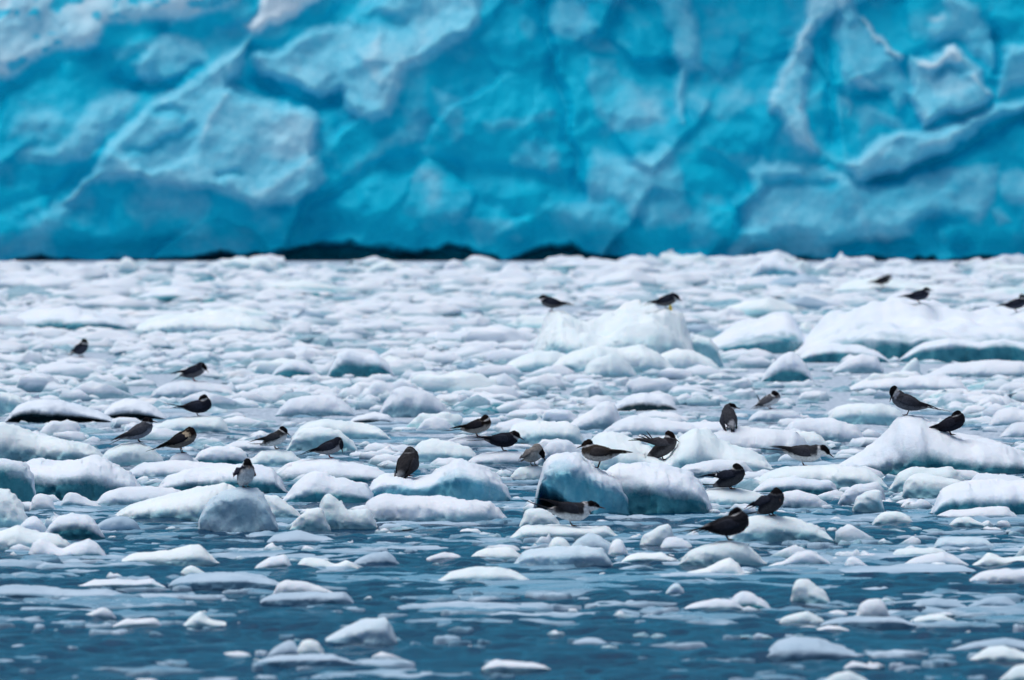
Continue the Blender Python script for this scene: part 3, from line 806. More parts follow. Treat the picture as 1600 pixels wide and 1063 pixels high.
# --- foreground
fl('thin white plate with a twin crest left of the centre foreground', '182,876 208,866 262,861 298,852 315,855 342,876', 882, 'cyan', ff=.25)
fl('small white cone of ice on a plate, left foreground', '278,898 288,888 298,883 310,888 326,898', 901, 'cyan', name='ice_chunk')
fl('long grey plate with a white lip, left foreground', '262,906 300,898 335,896 375,895 420,902 446,908', 922, 'grey', ff=.55, depth=.9)
fl('flat white strip of ice in the left foreground', '118,917 145,908 180,906 212,908 236,904 258,915', 919, 'brash')
fl('wide submerged grey plate at the left edge', '-30,918 20,913 52,916 110,923 165,922 210,934', 936, 'grey', ff=.3)
fl('little white sail of ice above a flat pan, lower left', '108,966 138,960 150,953 160,950 172,953 182,965', 968, 'brash', name='ice_chunk')
fl('bright white sliver in the lower left', '176,977 195,969 240,967 252,973', 981, 'brash', name='ice_chunk')
fl('white tent shaped ice chunk in the lower left', '282,977 300,962 312,956 325,966 360,975 372,979', 981, 'cyan', name='ice_chunk')
fl('snow white whaleback of ice in the lower left centre', '426,922 434,910 448,905 476,909 500,917 526,926', 932, 'brash', ff=.05)
fl('wide grey plate under the snow white whaleback', '404,934 440,928 500,926 540,924 556,938', 946, 'grey', ff=.4)
fl('white wedge with a dark green foot, left of the centre foreground', '396,886 420,873 444,868 452,874 460,888', 892, 'teal', ff=.3)
fl('low twin white floe behind the snow white whaleback', '458,888 474,873 500,874 522,882 545,875 562,886', 891, 'cyan', ff=.2)
fl('frothy white plate in front of the small white cap', '412,846 430,836 468,830 500,838 532,846', 850, 'grey', ff=.2)
fl('grey blue shell of ice with a tall right shoulder, lower centre', '502,1000 530,986 552,975 568,968 604,964 612,980 622,1002', 1006, 'glass', ff=.35)
fl('left of two round ice domes in the lower left centre', '418,1022 432,1010 450,1001 462,1004 470,1020', 1028, 'grey', ff=.3, name='ice_chunk')
fl('right of two round ice domes, the whiter one, lower left centre', '462,1018 472,1003 484,999 496,1004 508,1020', 1028, 'cyan', name='ice_chunk')
fl('sunken greenish plate below the two round domes', '396,1032 450,1024 520,1022 560,1034', 1040, 'grey', ff=.5)
fl('bright white floe near the bottom edge, right of the centre', '752,1041 775,1032 805,1034 830,1036 860,1043', 1048, 'brash', ff=.1)
fl('long pale floe in the centre foreground', '680,908 705,894 740,888 775,887 805,894 830,904', 912, 'cyan', ff=.25)
fl('grey white floe left of the long pale floe', '548,880 575,867 605,861 616,870 624,880', 884, 'grey', ff=.25)
fl('narrow white floe left of the centre, low in the water', '662,874 690,864 712,866 726,874', 878, 'brash')
fl('white crested floe left of the pale blue mass', '732,870 760,856 798,857 818,868', 876, 'cyan', ff=.25)
fl('white bump on a long plate in front of the black tern', '1062,896 1105,888 1125,876 1140,872 1152,880 1162,893 1192,897', 901, 'cyan', ff=.25)
fl('pale lens of ice in front of the round ball', '970,872 1000,865 1035,865 1062,876', 880, 'cyan', ff=.1)
fl('small clear ice pyramid in the centre foreground', '1038,928 1050,914 1058,911 1066,920 1072,930', 932, 'glass', ff=.5, name='ice_chunk')
fl('grey white lump with a smooth right slope, right of the lettering gap', '1138,944 1148,928 1160,923 1176,928 1192,938 1206,950', 954, 'teal', ff=.15)
fl('frothy white ridge left of the smooth sloped lump', '1066,950 1095,940 1120,936 1150,938 1166,952', 955, 'brash', ff=.1)
fl('low frothy pan in the lower centre', '892,1004 915,998 935,999 955,1008', 1010, 'grey')
fl('upright clear edged ice block with a high left corner, right foreground', '1234,940 1237,914 1246,906 1258,906 1278,918 1294,932 1298,942', 946, 'cyan', ff=.35, name='ice_chunk')
fl('round snowball of ice, brightest chunk in the right foreground', '1336,962 1344,945 1356,938 1372,936 1384,944 1392,962', 968, 'brash', name='ice_chunk', rough=.5)
fl('white humped floe right of the black tern mound', '1200,882 1225,876 1245,863 1262,860 1284,868 1300,880', 886, 'brash', ff=.1)
fl('small white cap on a wide grey plate, right foreground', '1318,884 1324,872 1334,869 1346,876 1358,884', 888, 'brash', name='ice_chunk')
fl('wide grey plate awash under the small white cap', '1298,892 1340,885 1400,884 1460,884 1510,884 1524,892', 898, 'grey', ff=.3, depth=1.2)
fl('rear white ridge on the wide grey plate', '1390,868 1400,858 1432,856 1460,857 1484,866', 872, 'cyan', ff=.3)
fl('front white hog back on the wide grey plate', '1408,880 1432,872 1460,867 1475,864 1494,871 1516,882', 887, 'brash')
fl('grey white slab with a level top, right foreground', '1458,852 1464,841 1500,840 1538,842 1560,852', 860, 'glass', ff=.4)
fl('bright white floe cut by the right picture edge', '1506,906 1530,894 1565,890 1610,888 1670,894', 914, 'brash', ff=.08)
fl('white floe with a small knob at the right edge', '1516,882 1536,872 1542,864 1552,866 1568,872 1610,868 1650,880', 886, 'cyan', ff=.2)
fl('wide grey white floe in the lower right', '1192,1022 1212,1001 1236,995 1278,998 1308,1008 1344,1022', 1029, 'grey', ff=.25, depth=.8)
fl('white hump left of the snowball', '1218,968 1240,960 1262,955 1276,962 1290,970', 976, 'cyan', ff=.1)
fl('small white cap between hump and snowball', '1290,958 1305,952 1318,955 1326,960', 964, 'brash', name='ice_chunk')
fl('blue grey plate around the snowball foot', '1280,972 1330,964 1400,966 1432,974', 980, 'grey', ff=.5)
fl('white floe in the lower right corner, behind the corner lump', '1486,1012 1525,1003 1570,997 1600,1002 1650,1014', 1018, 'grey', ff=.2)
fl('rounded lump in the lower right corner', '1516,1026 1545,1012 1575,1011 1600,1020 1640,1030', 1034, 'cyan', ff=.2)
fl('pale floe cut by the bottom edge in the lower right', '1280,1068 1305,1052 1325,1047 1350,1060 1364,1070', 1075, 'cyan')
fl('small white floe with a lifted left end, lower right', '1318,1042 1332,1034 1348,1037 1376,1044', 1046, 'brash', name='ice_chunk')
fl('pale floe in the extreme lower right corner', '1562,1060 1588,1042 1620,1038 1670,1054', 1064, 'cyan', ff=.2)
fl('bright white sliver in the right foreground', '1266,985 1290,979 1312,980 1328,985', 988, 'brash', name='ice_chunk')
fl('grey capped floe right of the snowball', '1420,948 1440,936 1462,934 1490,940 1516,948', 952, 'grey', ff=.2)
fl('pale low floe near the right edge, above the corner', '1512,946 1540,934 1568,932 1592,942', 950, 'grey', ff=.15)
fl('frothy white floe with a tiny spike, right foreground', '1418,970 1445,963 1472,960 1480,965 1496,972', 975, 'cyan')

# ------------------------------------------------------------------ terns
BVH = None
def make_bvh():
    off, V, F = 0, [], []
    for v, f in zip(bvh_V, bvh_F):
        V.append(v); F.append(f + off); off += len(v)
    return BVHTree.FromPolygons(np.vstack(V).tolist(), np.vstack(F).tolist())
BVH = make_bvh()

def foot_point(px, py):
    """the point of the ice under a picture row and column, stepping down until the sight line meets a floe"""
    o = Vector((0, 0, CAM_H))
    for k in range(0, 30):
        d = at(px, py + k, 1.0) - o
        hit = BVH.ray_cast(o, d.normalized())
        if hit[0] is not None:
            # go a little beyond the lip so that both feet find ground
            q = hit[0] + Vector((0, 0.03, 0))
            up = BVH.ray_cast(q + Vector((0, 0, 1.0)), Vector((0, 0, -1)))
            if up[0] is not None and abs(up[0].z - hit[0].z) < 0.06:
                return up[0]
            return hit[0]
    dd = dist_of(py)
    return Vector(((px - 800) / FPX * dd, dd, 0.02))

BLACK, SLATE, GREY, PALE, WHITE, BROWN = (0.004, 0.004, 0.006), (0.013, 0.016, 0.026), (0.045, 0.054, 0.078), (0.20, 0.22, 0.27), (0.66, 0.68, 0.70), (0.011, 0.008, 0.007)
LEG = (0.05, 0.010, 0.010)
RED = (0.30, 0.02, 0.02)
CREAM = (0.50, 0.40, 0.28)

def lerp3(a, b, t):
    return tuple(a[i] + (b[i] - a[i]) * t for i in range(3))

def build_body(pitch, head, face, belly, back, cap, patch, legh, legc, seed, squat):
    """returns mesh of body, neck, head and legs in one skin, made in the bird's own frame (x forward, z up, feet at 0)"""
    bm = bmesh.new()
    legh += 0.006
    cz = legh + 0.044
    R = Matrix.Rotation(-pitch, 3, 'Y')
    ctr = Vector((0, 0, cz))
    spine = [(-0.112, 0.006, 0.008), (-0.088, 0.004, 0.018), (-0.056, 0.001, 0.032), (-0.025, 0.0, 0.043), (0.008, 0.0, 0.0485), (0.038, 0.001, 0.0465), (0.060, 0.006, 0.037)]
    pts = [(ctr + R @ Vector((x, 0, z)), r * (0.99 if x > -0.08 else 1.0)) for x, z, r in spine]
    H = Vector(head) + ctr
    sh = ctr + R @ Vector((0.062, 0, 0.022))
    fdir = Vector((math.cos(face[0]) * math.cos(face[1]), math.sin(face[0]) * math.cos(face[1]), math.sin(face[1])))
    chain = pts + []
    neck = [(sh, 0.033), (sh.lerp(H, 0.5) + Vector((0.004, 0, 0.0)), 0.0265), (H - fdir * 0.010, 0.0240), (H + fdir * 0.006, 0.0230), (H + fdir * 0.020, 0.0155)]
    def ball(c, r, sx=1.0, sy=1.0):
        m = Matrix.Translation(c) @ Matrix.Diagonal((r, r * sy, r, 1))
        bmesh.ops.create_icosphere(bm, subdivisions=2, radius=1.0, matrix=m)
    def chainballs(ch, sy=1.0, n=5):
        for (a, ra), (b, rb) in zip(ch[:-1], ch[1:]):
            for k in range(n):
                t = k / n
                ball(a.lerp(b, t), ra + (rb - ra) * t, 1, sy)
        ball(ch[-1][0], ch[-1][1], 1, sy)
    chainballs(pts, 0.93 * squat)
    chainballs([pts[-2]] + neck, 0.97)
    # legs: feathered thigh, thin shank, three webbed toes
    for sgn in (-1, 1):
        hip = ctr + R @ Vector((-0.004, 0.018 * sgn, -0.028))
        knee = Vector((-0.010, 0.015 * sgn, legh * 0.9 + 0.004))
        foot = Vector((0.002, 0.014 * sgn, 0.004))
        chainballs([(hip, 0.012), (knee, 0.0055)], 1, 5)
        chainballs([(knee, 0.0042), (foot, 0.0040)], 1, 7)
        for ang in (-0.5, 0.0, 0.5):
            tip = foot + Vector((0.026 * math.cos(ang), 0.026 * math.sin(ang), -0.001))
            chainballs([(foot, 0.0040), (tip, 0.0032)], 1, 5)
    me = bpy.data.meshes.new('tern_rough')
    bm.to_mesh(me)
    bm.free()
    ob = bpy.data.objects.new('tern_rough', me)
    C.objects.link(ob)
    rm = ob.modifiers.new('r', 'REMESH')
    rm.mode = 'VOXEL'
    rm.voxel_size = 0.0032
    sm = ob.modifiers.new('s', 'SMOOTH')
    sm.factor = 0.5
    sm.iterations = 2
    dg = bpy.context.evaluated_depsgraph_get()
    ev = ob.evaluated_get(dg)
    m2 = bpy.data.meshes.new_from_object(ev)
    bpy.data.objects.remove(ob)
    bpy.data.meshes.remove(me)
    m2.name = 'tern_body'
    n = len(m2.vertices)
    co = np.empty(n * 3, np.float32)
    m2.vertices.foreach_get('co', co)
    co = co.reshape(-1, 3).astype(float)
    # plumage ruffles
    nz = fbm(co * 70 + seed, 3, seed)
    no = np.empty(n * 3, np.float32)
    m2.vertices.foreach_get('normal', no)
    no = no.reshape(-1, 3)
    bodymask = sstep(legh + 0.004, legh + 0.02, co[:, 2])
    co += no * (nz * 0.0018 * bodymask)[:, None]
    m2.vertices.foreach_set('co', co.astype(np.float32).ravel())
    m2.polygons.foreach_set('use_smooth', np.ones(len(m2.polygons), bool))
    # colours of the plumage, by where it grows
    loc = (co - np.array(ctr)) @ np.array(R)          # body frame
    jit = nz * 0.006
    top = sstep(-0.022, 0.006, loc[:, 2] + jit)
    col = np.array(belly)[None] * (1 - top[:, None]) + np.array(back)[None] * top[:, None]
    rump = sstep(-0.075, -0.10, loc[:, 0]) * 0.6
    col = col * (1 - rump[:, None]) + np.array(lerp3(belly, WHITE, 0.4))[None] * rump[:, None]
    if patch:
        pc, pr, pcol = patch
        dd = np.linalg.norm((loc - np.array(pc)) / np.array(pr), axis=1)
        t = sstep(1.25, 0.7, dd + nz * 0.35)
        col = col * (1 - t[:, None]) + np.array(pcol)[None] * t[:, None]
    f = np.array(fdir)
    side = np.cross(f, [0, 0, 1.0]); side /= (np.linalg.norm(side) + 1e-9)
    upv = np.cross(side, f)
    hv = co - np.array(H)
    hl = np.stack([hv @ f, hv @ side, hv @ upv], 1)
    near = sstep(0.037, 0.029, np.linalg.norm(hl * np.array([0.9, 1, 1]), axis=1))
    capm = near * sstep(-0.0075, -0.002, hl[:, 2] + 0.35 * np.minimum(hl[:, 0], 0) * -0.6 + jit * 0.5)
    cheek = near * (1 - capm)
    ck = lerp3(belly, WHITE, 0.55)
    col = col * (1 - cheek[:, None]) + np.array(ck)[None] * cheek[:, None]
    col = col * (1 - capm[:, None]) + np.array(cap)[None] * capm[:, None]
    lg = sstep(legh + 0.010, legh + 0.002, co[:, 2])
    sp = np.min([np.linalg.norm(co - np.array(c_), axis=1) - r_ for c_, r_ in pts], axis=0)
    lg = lg * sstep(0.004, 0.010, sp)
    col = col * (1 - lg[:, None]) + np.array(legc)[None] * lg[:, None]
    col = np.clip(col, 0.002, 1)
    a = m2.attributes.new('plumage', 'FLOAT_COLOR', 'POINT')
    a.data.foreach_set('color', np.hstack([col, np.ones((n, 1))]).astype(np.float32).ravel())
    return m2, ctr, R, H, fdir

def blade(curve, width, thick, cols, upv, nseg=10, droop=0.0):
    """a tapering closed feather or wing shell along a curve of points; upv is the way its broad side stands"""
    V, col = [], []
    pts = [Vector(p) for p in curve]
    L = len(pts) - 1
    for i in range(nseg + 1):
        t = i / nseg
        k = min(int(t * L), L - 1)
        f = t * L - k
        p = pts[k].lerp(pts[k + 1], f)
        tan = (pts[min(k + 1, L)] - pts[k]).normalized()
        u = (upv - tan * upv.dot(tan)).normalized()
        nrm = tan.cross(u)
        w_ = width(t)
        for a, th in ((-1, 0.15), (-0.5, 0.8), (0, 1), (0.5, 0.8), (1, 0.15), (0.5, -0.3), (0, -0.35), (-0.5, -0.3)):
            V.append(p + u * (a * w_) + nrm * (th * thick * (0.35 + 0.65 * (1 - t))))
            col.append(lerp3(cols[0], cols[1], min(1, max(0, (t - 0.35) / 0.5))))
    F = grid_faces(nseg + 1, 8, True)
    return np.array([tuple(v) for v in V]), F, np.array(col)

def join_np(parts):
    V, F, Cc, off = [], [], [], 0
    for v, f, c in parts:
        V.append(v); F.append(f + off); Cc.append(c); off += len(v)
    return np.vstack(V), np.vstack(F), np.vstack(Cc)

ntern = [0]
def tern(label, px, py, yaw, pitch=14, head=(0.075, 0, 0.050), face=(0, -12), belly=GREY, back=SLATE, cap=BLACK, patch=None, legh=0.020, legc=LEG,
         tail=(0.13, 8, 0.10), wing=(0, 0, 0), wcol=None, scale=1.0, squat=1.0, sink=0.0, bill=True, white_bars=False):
    """yaw: 0 faces right in the picture, 90 faces away, 180 left, -90 towards the camera"""
    ntern[0] += 1
    seed = ntern[0]
    p = foot_point(px, py)
    root = bpy.data.objects.new('tern', None)
    C.objects.link(root)
    root.location = p - Vector((0, 0, sink))
    root.rotation_euler = (0, 0, math.radians(yaw))
    root.scale = (scale * 1.13,) * 3
    root.empty_display_size = 0.1
    tag(root, label, 'tern', 'terns resting and preening on the floes')
    pr = math.radians(pitch)
    me, ctr, R, H, fd = build_body(pr, head, (math.radians(face[0]), math.radians(face[1])), belly, back, cap, patch, legh, legc, seed, squat)
    link('body', me, M['plumage'], root)
    def bf(x, y, z):
        return ctr + R @ Vector((x, y, z))
    # folded wings, crossing over the tail; wing = (lift degrees, droop, spread)
    lift, droop, spread = wing
    wc = wcol or (lerp3(back, (0.040, 0.052, 0.085), 0.22), lerp3(back, BLACK, 0.5))
    for sgn in (-1, 1):
        tip = Vector((-0.192, sgn * (0.004 + spread * 0.6), 0.018 - droop))
        mid = Vector((-0.05, sgn * (0.039 + spread * 0.5) * squat, 0.012 - droop * 0.5))
        sh = Vector((0.050, sgn * 0.034 * squat, 0.006))
        rot = Matrix.Rotation(math.radians(lift), 3, 'Y')
        tip = sh + rot @ (tip - sh)
        mid = sh + rot @ (mid - sh)
        m1 = sh.lerp(mid, 0.5) + Vector((0, sgn * 0.012, 0.002))
        m3 = mid.lerp(tip, 0.5) + Vector((0, sgn * 0.004, 0.002))
        cur = [bf(*sh), bf(*m1), bf(*mid), bf(*m3)]
        up = R @ Vector((0, -sgn * 0.35, 1.0)).normalized()
        v, f, c = blade(cur, lambda t: 0.0025 + 0.026 * math.sin(math.pi * min(1, (t * 0.78 + 0.22))) ** 1.6, 0.010 * sgn * -1, wc, up, 10)
        wing_o = link('wing', mesh_np('tern_wing', v, f, {'plumage': c}), M['plumage'], root)
        prim = []
        for k in range(5):
            e = tip + Vector((0.030 * k, sgn * 0.003 * k, -0.004 * k))
            st = mid.lerp(tip, 0.12) + Vector((0.006 * k, sgn * 0.001 * (5 - k), 0.008 - 0.007 * k))
            c0 = lerp3(wc[0], wc[1], 0.6) if k % 2 else wc[1]
            if white_bars and k in (1, 3): c0 = WHITE
            prim.append(blade([bf(*st), bf(*(st.lerp(e, 0.5) + Vector((0, 0, 0.004)))), bf(*e)], lambda t: 0.0056 * (1 - t) ** 0.8 + 0.0006, 0.0022 * -sgn, (c0, wc[1]), up, 7))
        v, f, c = join_np(prim)
        link('flight_feathers', mesh_np('tern_flight_feathers', v, f, {'plumage': c}), M['plumage'], wing_o)
    # tail: short middle feathers and two long streamers; tail = (length, raise degrees, fork)
    tl, traise, fork = tail
    tp = []
    base = Vector((-0.100, 0, 0.006))
    ta = math.radians(traise)
    for k, yy in enumerate((-1, -0.6, -0.2, 0.2, 0.6, 1)):
        L = tl * (0.62 + 0.38 * abs(yy) ** 1.5)
        e = base + Vector((-L * math.cos(ta), yy * fork * L, L * math.sin(ta) + abs(yy) * 0.006))
        b0 = base + Vector((0.01, yy * 0.008, 0.0))
        tp.append(blade([bf(*b0), bf(*b0.lerp(e, 0.5)), bf(*e)], lambda t: 0.0072 * (1 - t) ** 0.6 + 0.0012, 0.0035, (wc[0], wc[1]), R @ Vector((0, 1, 0)), 7))
    v, f, c = join_np(tp)
    link('tail', mesh_np('tern_tail', v, f, {'plumage': c}), M['plumage'], root)
    if bill:
        up = Vector((0, 0, 1)) if abs(fd.z) < 0.9 else Vector((1, 0, 0))
        b0 = H + fd * 0.026
        v, f, c = blade([b0, b0 + fd * 0.020, b0 + fd * 0.040 - up * 0.002], lambda t: 0.0048 * (1 - t) ** 0.8 + 0.0006, 0.0042, (BLACK, BLACK), up, 7)
        v2, f2, c2 = blade([b0, b0 + fd * 0.020, b0 + fd * 0.040 - up * 0.002], lambda t: 0.0048 * (1 - t) ** 0.8 + 0.0006, -0.0042, (BLACK, BLACK), up, 7)
        v, f, c = join_np([(v, f, c), (v2, f2, c2)])
        link('bill', mesh_np('tern_bill', v, f), M['bill'], root)
        side = fd.cross(up).normalized()
        for sgn in (-1, 1):
            bm = bmesh.new()
            bmesh.ops.create_icosphere(bm, subdivisions=1, radius=0.003, matrix=Matrix.Translation(H + fd * 0.010 + side * (sgn * 0.0195) + up * 0.003))
            me = bpy.data.meshes.new('tern_eye')
            bm.to_mesh(me)
            bm.free()
            link('eye', me, M['eye'], root)
    return root

TUCK = dict(head=(0.035, 0.0, 0.056), face=(165, -25))
DOWN = dict(head=(0.088, 0.0, 0.012), face=(20, -65))
# far birds
tern('small lone dark tern at far left, facing half towards the camera', 126, 556, -55, 22, head=(0.06, 0, 0.062), tail=(.10, 0, .08))
tern('hunched grey tern with red feet, head sunk forward, left of the open water', 303, 596, -8, 20, head=(0.075, 0.0, 0.036), face=(-20, -45), legc=RED, legh=.026, tail=(.10, -14, .05), wing=(6, 0, 0), belly=(0.09, 0.095, 0.11))
tern('slate tern with head on its back and forked tail raised, below the red footed one', 309, 651, 0, 4, **TUCK, tail=(.14, 12, .07), wing=(-4, 0, 0), belly=SLATE)
tern('grey tern with a black head beside the black and cream tern', 217, 693, 12, 24, head=(0.055, 0, 0.066), face=(-25, -8), tail=(.11, -4, .05), belly=PALE, back=(0.06, 0.066, 0.08))
tern('black and cream tern standing on a little mound with its head buried', 284, 707, -14, 22, head=(0.04, 0.012, 0.040), face=(150, -50), cap=BROWN, back=BROWN, belly=(0.20, 0.18, 0.16), patch=((0.035, -0.034, 0.006), (0.034, 0.022, 0.030), CREAM), tail=(.13, 2, .06), legh=.032, squat=1.08, scale=1.06, wing=(0, .01, 0))
tern('small pied tern with a clean white belly, bill pointing down', 430, 703, -6, 26, head=(0.058, 0, 0.062), face=(-6, -38), belly=WHITE, back=(0.035, 0.037, 0.04), tail=(.09, 24, .10), wing=(10, 0, 0), legh=.024, scale=.88)
tern('slim grey tern with red legs bowing its bill to its breast', 515, 717, -4, 16, head=(0.070, 0.0, 0.018), face=(-10, -70), cap=SLATE, belly=(0.28, 0.29, 0.32), tail=(.13, -2, .04), wing=(-2, 0, 0), legc=RED, legh=.022, scale=.9)
tern('tern facing the camera with white breast and wing tips cocked up at left', 383, 764, -72, 34, head=(0.045, 0.0, 0.074), face=(-5, -30), belly=WHITE, back=SLATE, tail=(.09, 30, .1), wing=(18, 0, .01), squat=1.15, legh=.018, scale=.92)
tern('stout dark tern seen from behind, left one of the centre birds', 636, 738, 62, 40, head=(0.028, 0.0, 0.046), face=(20, -40), back=(0.03, 0.03, 0.034), belly=GREY, cap=(0.02, 0.02, 0.022), tail=(.08, -30, .1), wing=(-8, 0, 0), squat=1.2, scale=1.08)
tern('dark brown tern with hidden head and pale breast, highest of the centre birds', 746, 687, -10, 14, head=(0.048, -0.008, 0.048), face=(200, -40), back=BROWN, cap=BROWN, belly=(0.36, 0.33, 0.30), tail=(.14, 5, .08), wing=(2, 0, .015), legh=.022, squat=1.1)
tern('dark tern with a stretched low back, right below the brown one', 786, 706, -5, 2, head=(0.078, 0.0, 0.032), face=(0, -30), belly=SLATE, tail=(.13, -4, .06), legh=.020)
tern('pale bowing tern with black crown, beside the snowy hump', 833, 731, -60, 20, head=(0.07, 0.02, 0.01), face=(40, -60), belly=(0.40, 0.38, 0.36), back=(0.22, 0.21, 0.20), tail=(.08, 0, .1), squat=1.15, scale=.95)
tern('brown and white tern with drooping wings on the bright blue slab', 935, 734, 172, 4, head=(0.062, 0.0, 0.050), face=(0, -20), cap=BROWN, back=(0.045, 0.038, 0.032), belly=(0.42, 0.40, 0.38), wing=(3, .012, .02), tail=(.09, 4, .16), legh=.034, scale=1.0)
tern('tern with both wings thrown up behind it, right of the blue slab', 1036, 720, 4, 34, head=(0.042, 0.0, 0.074), face=(-10, -35), cap=BROWN, back=(0.032, 0.030, 0.034), belly=(0.10, 0.095, 0.10), wing=(34, 0, .02), wcol=((0.06, 0.06, 0.07), (0.04, 0.04, 0.045)), tail=(.12, 22, .1), scale=1.06)
tern('white collared tern stretching forward, long tail raised, in front of the blue slab', 893, 823, 0, -2, head=(0.105, 0.0, 0.030), face=(0, -12), back=(0.025, 0.027, 0.034), belly=WHITE, patch=((0.072, 0, 0.01), (0.020, 0.05, 0.05), WHITE), wing=(10, 0, 0), tail=(.16, 16, .08), legh=.022, scale=1.06)
tern('far tern on the left end of the two bird lump, facing left', 862, 481, 180, 10, head=(0.075, 0, 0.045), tail=(.10, 0, .05), belly=(0.10, 0.10, 0.11))
tern('far tern on the right crest of the two bird lump, bowing', 1041, 466, -5, 14, head=(0.085, 0, 0.030), face=(0, -35), tail=(.13, -4, .06), belly=(0.10, 0.10, 0.11), legh=.022)
tern('farthest tern, black, alone on white ice just under the cliff foot', 1379, 452, -8, 14, head=(0.078, 0, 0.046), face=(-10, -35), belly=(0.10, 0.10, 0.10), back=(0.014, 0.014, 0.017), tail=(.10, 0, .05), legh=.028)
tern('far dark tern on the crest of the green fronted ledge, bill level', 1436, 474, -8, 10, head=(0.072, 0, 0.050), face=(-5, -5), tail=(.13, 6, .05), belly=GREY)
tern('tern cut by the right picture edge on the green fronted ledge', 1588, 489, -10, 12, head=(0.06, 0, 0.064), face=(10, -10), tail=(.11, 6, .06), belly=GREY, legh=.028)
# right-hand birds
tern('slate tern seen from behind with a pale rump and head turned right', 1140, 671, 105, 42, head=(0.035, -0.026, 0.072), face=(-80, -12), belly=SLATE, back=(0.05, 0.054, 0.064), patch=((-0.07, 0, 0.005), (0.03, 0.022, 0.03), (0.38, 0.39, 0.42)), tail=(.06, -40, .1), squat=1.12, wing=(-20, .01, .005), scale=.98)
tern('fluttering pied tern preening with one flight feather upright', 1203, 640, -30, 16, head=(0.05, -0.01, 0.050), face=(-30, -30), belly=WHITE, back=(0.10, 0.105, 0.115), wing=(-6, .025, .03), tail=(.06, 85, .02), patch=((0.0, 0, 0.03), (0.05, 0.02, 0.014), WHITE), scale=.88, legh=.024)
tern('grey tern facing left with bill hung down, on the summit of the snow peak', 1418, 649, 178, 18, head=(0.078, 0, 0.062), face=(0, -68), belly=(0.10, 0.11, 0.13), back=(0.045, 0.048, 0.058), patch=((0.070, 0, 0.02), (0.014, 0.04, 0.03), PALE), tail=(.15, 6, .04), legc=(0.10, 0.012, 0.012), legh=.026, scale=1.08)
tern('black tern half hidden behind the slope of the snow peak', 1486, 682, -12, 20, **TUCK, belly=SLATE, back=(0.014, 0.013, 0.018), tail=(.10, 0, .05), scale=1.0)
tern('foraging tern leaning low to the right with outstretched neck and white belly', 1256, 728, -3, -6, head=(0.112, 0, 0.016), face=(0, -36), belly=WHITE, back=(0.04, 0.042, 0.05), patch=((0.082, 0, 0.006), (0.018, 0.05, 0.05), WHITE), wing=(0, 0, 0), tail=(.15, -4, .05), legh=.020, scale=1.1)
tern('slate tern with white barred wing and tail cocked up to the left', 1142, 767, -20, 26, head=(0.042, 0.0, 0.060), face=(-10, -35), belly=(0.06, 0.062, 0.07), back=SLATE, white_bars=True, wing=(18, 0, .01), tail=(.12, 26, .06), legh=.012, scale=.98)
tern('dark tern crouched facing the camera with its wing tips to the left', 1205, 808, -48, 30, head=(0.045, 0.0, 0.056), face=(-20, -40), belly=(0.05, 0.052, 0.06), back=SLATE, tail=(.10, 20, .08), wing=(12, 0, .01), legh=.012, squat=1.1)
tern('large black tern with hidden head and long level tail, nearest of all birds', 1138, 846, -4, 8, head=(0.030, 0.010, 0.054), face=(160, -30), belly=(0.020, 0.022, 0.028), back=(0.014, 0.015, 0.020), tail=(.15, -4, .05), wing=(-6, 0, .004), legh=.018, scale=1.1, squat=1.05)

# a scrap of yellow caught on the face of the two bird lump
def scrap():
    o = Vector((0, 0, CAM_H))
    for k in range(30):
        hit = BVH.ray_cast(o, (at(1047, 476 + k, 1.0) - o).normalized())[0]
        if hit is not None and hit.y < 135: break
    bm = bmesh.new()
    bmesh.ops.create_icosphere(bm, subdivisions=2, radius=1.0)
    for v in bm.verts:
        k = 1 - 0.35 * v.co.z
        v.co = Vector((v.co.x * 0.022 * k + 0.006 * math.sin(v.co.z * 4), v.co.y * 0.012, v.co.z * 0.055))
    me = bpy.data.meshes.new('yellow_scrap')
    bm.to_mesh(me)
    bm.free()
    s = link('yellow_scrap', me, M['yellow'])
    s.location = hit + Vector((0, -0.004, 0))
    tag(s, 'small yellow scrap caught on the icy face under the bowing far tern', 'scrap')
scrap()

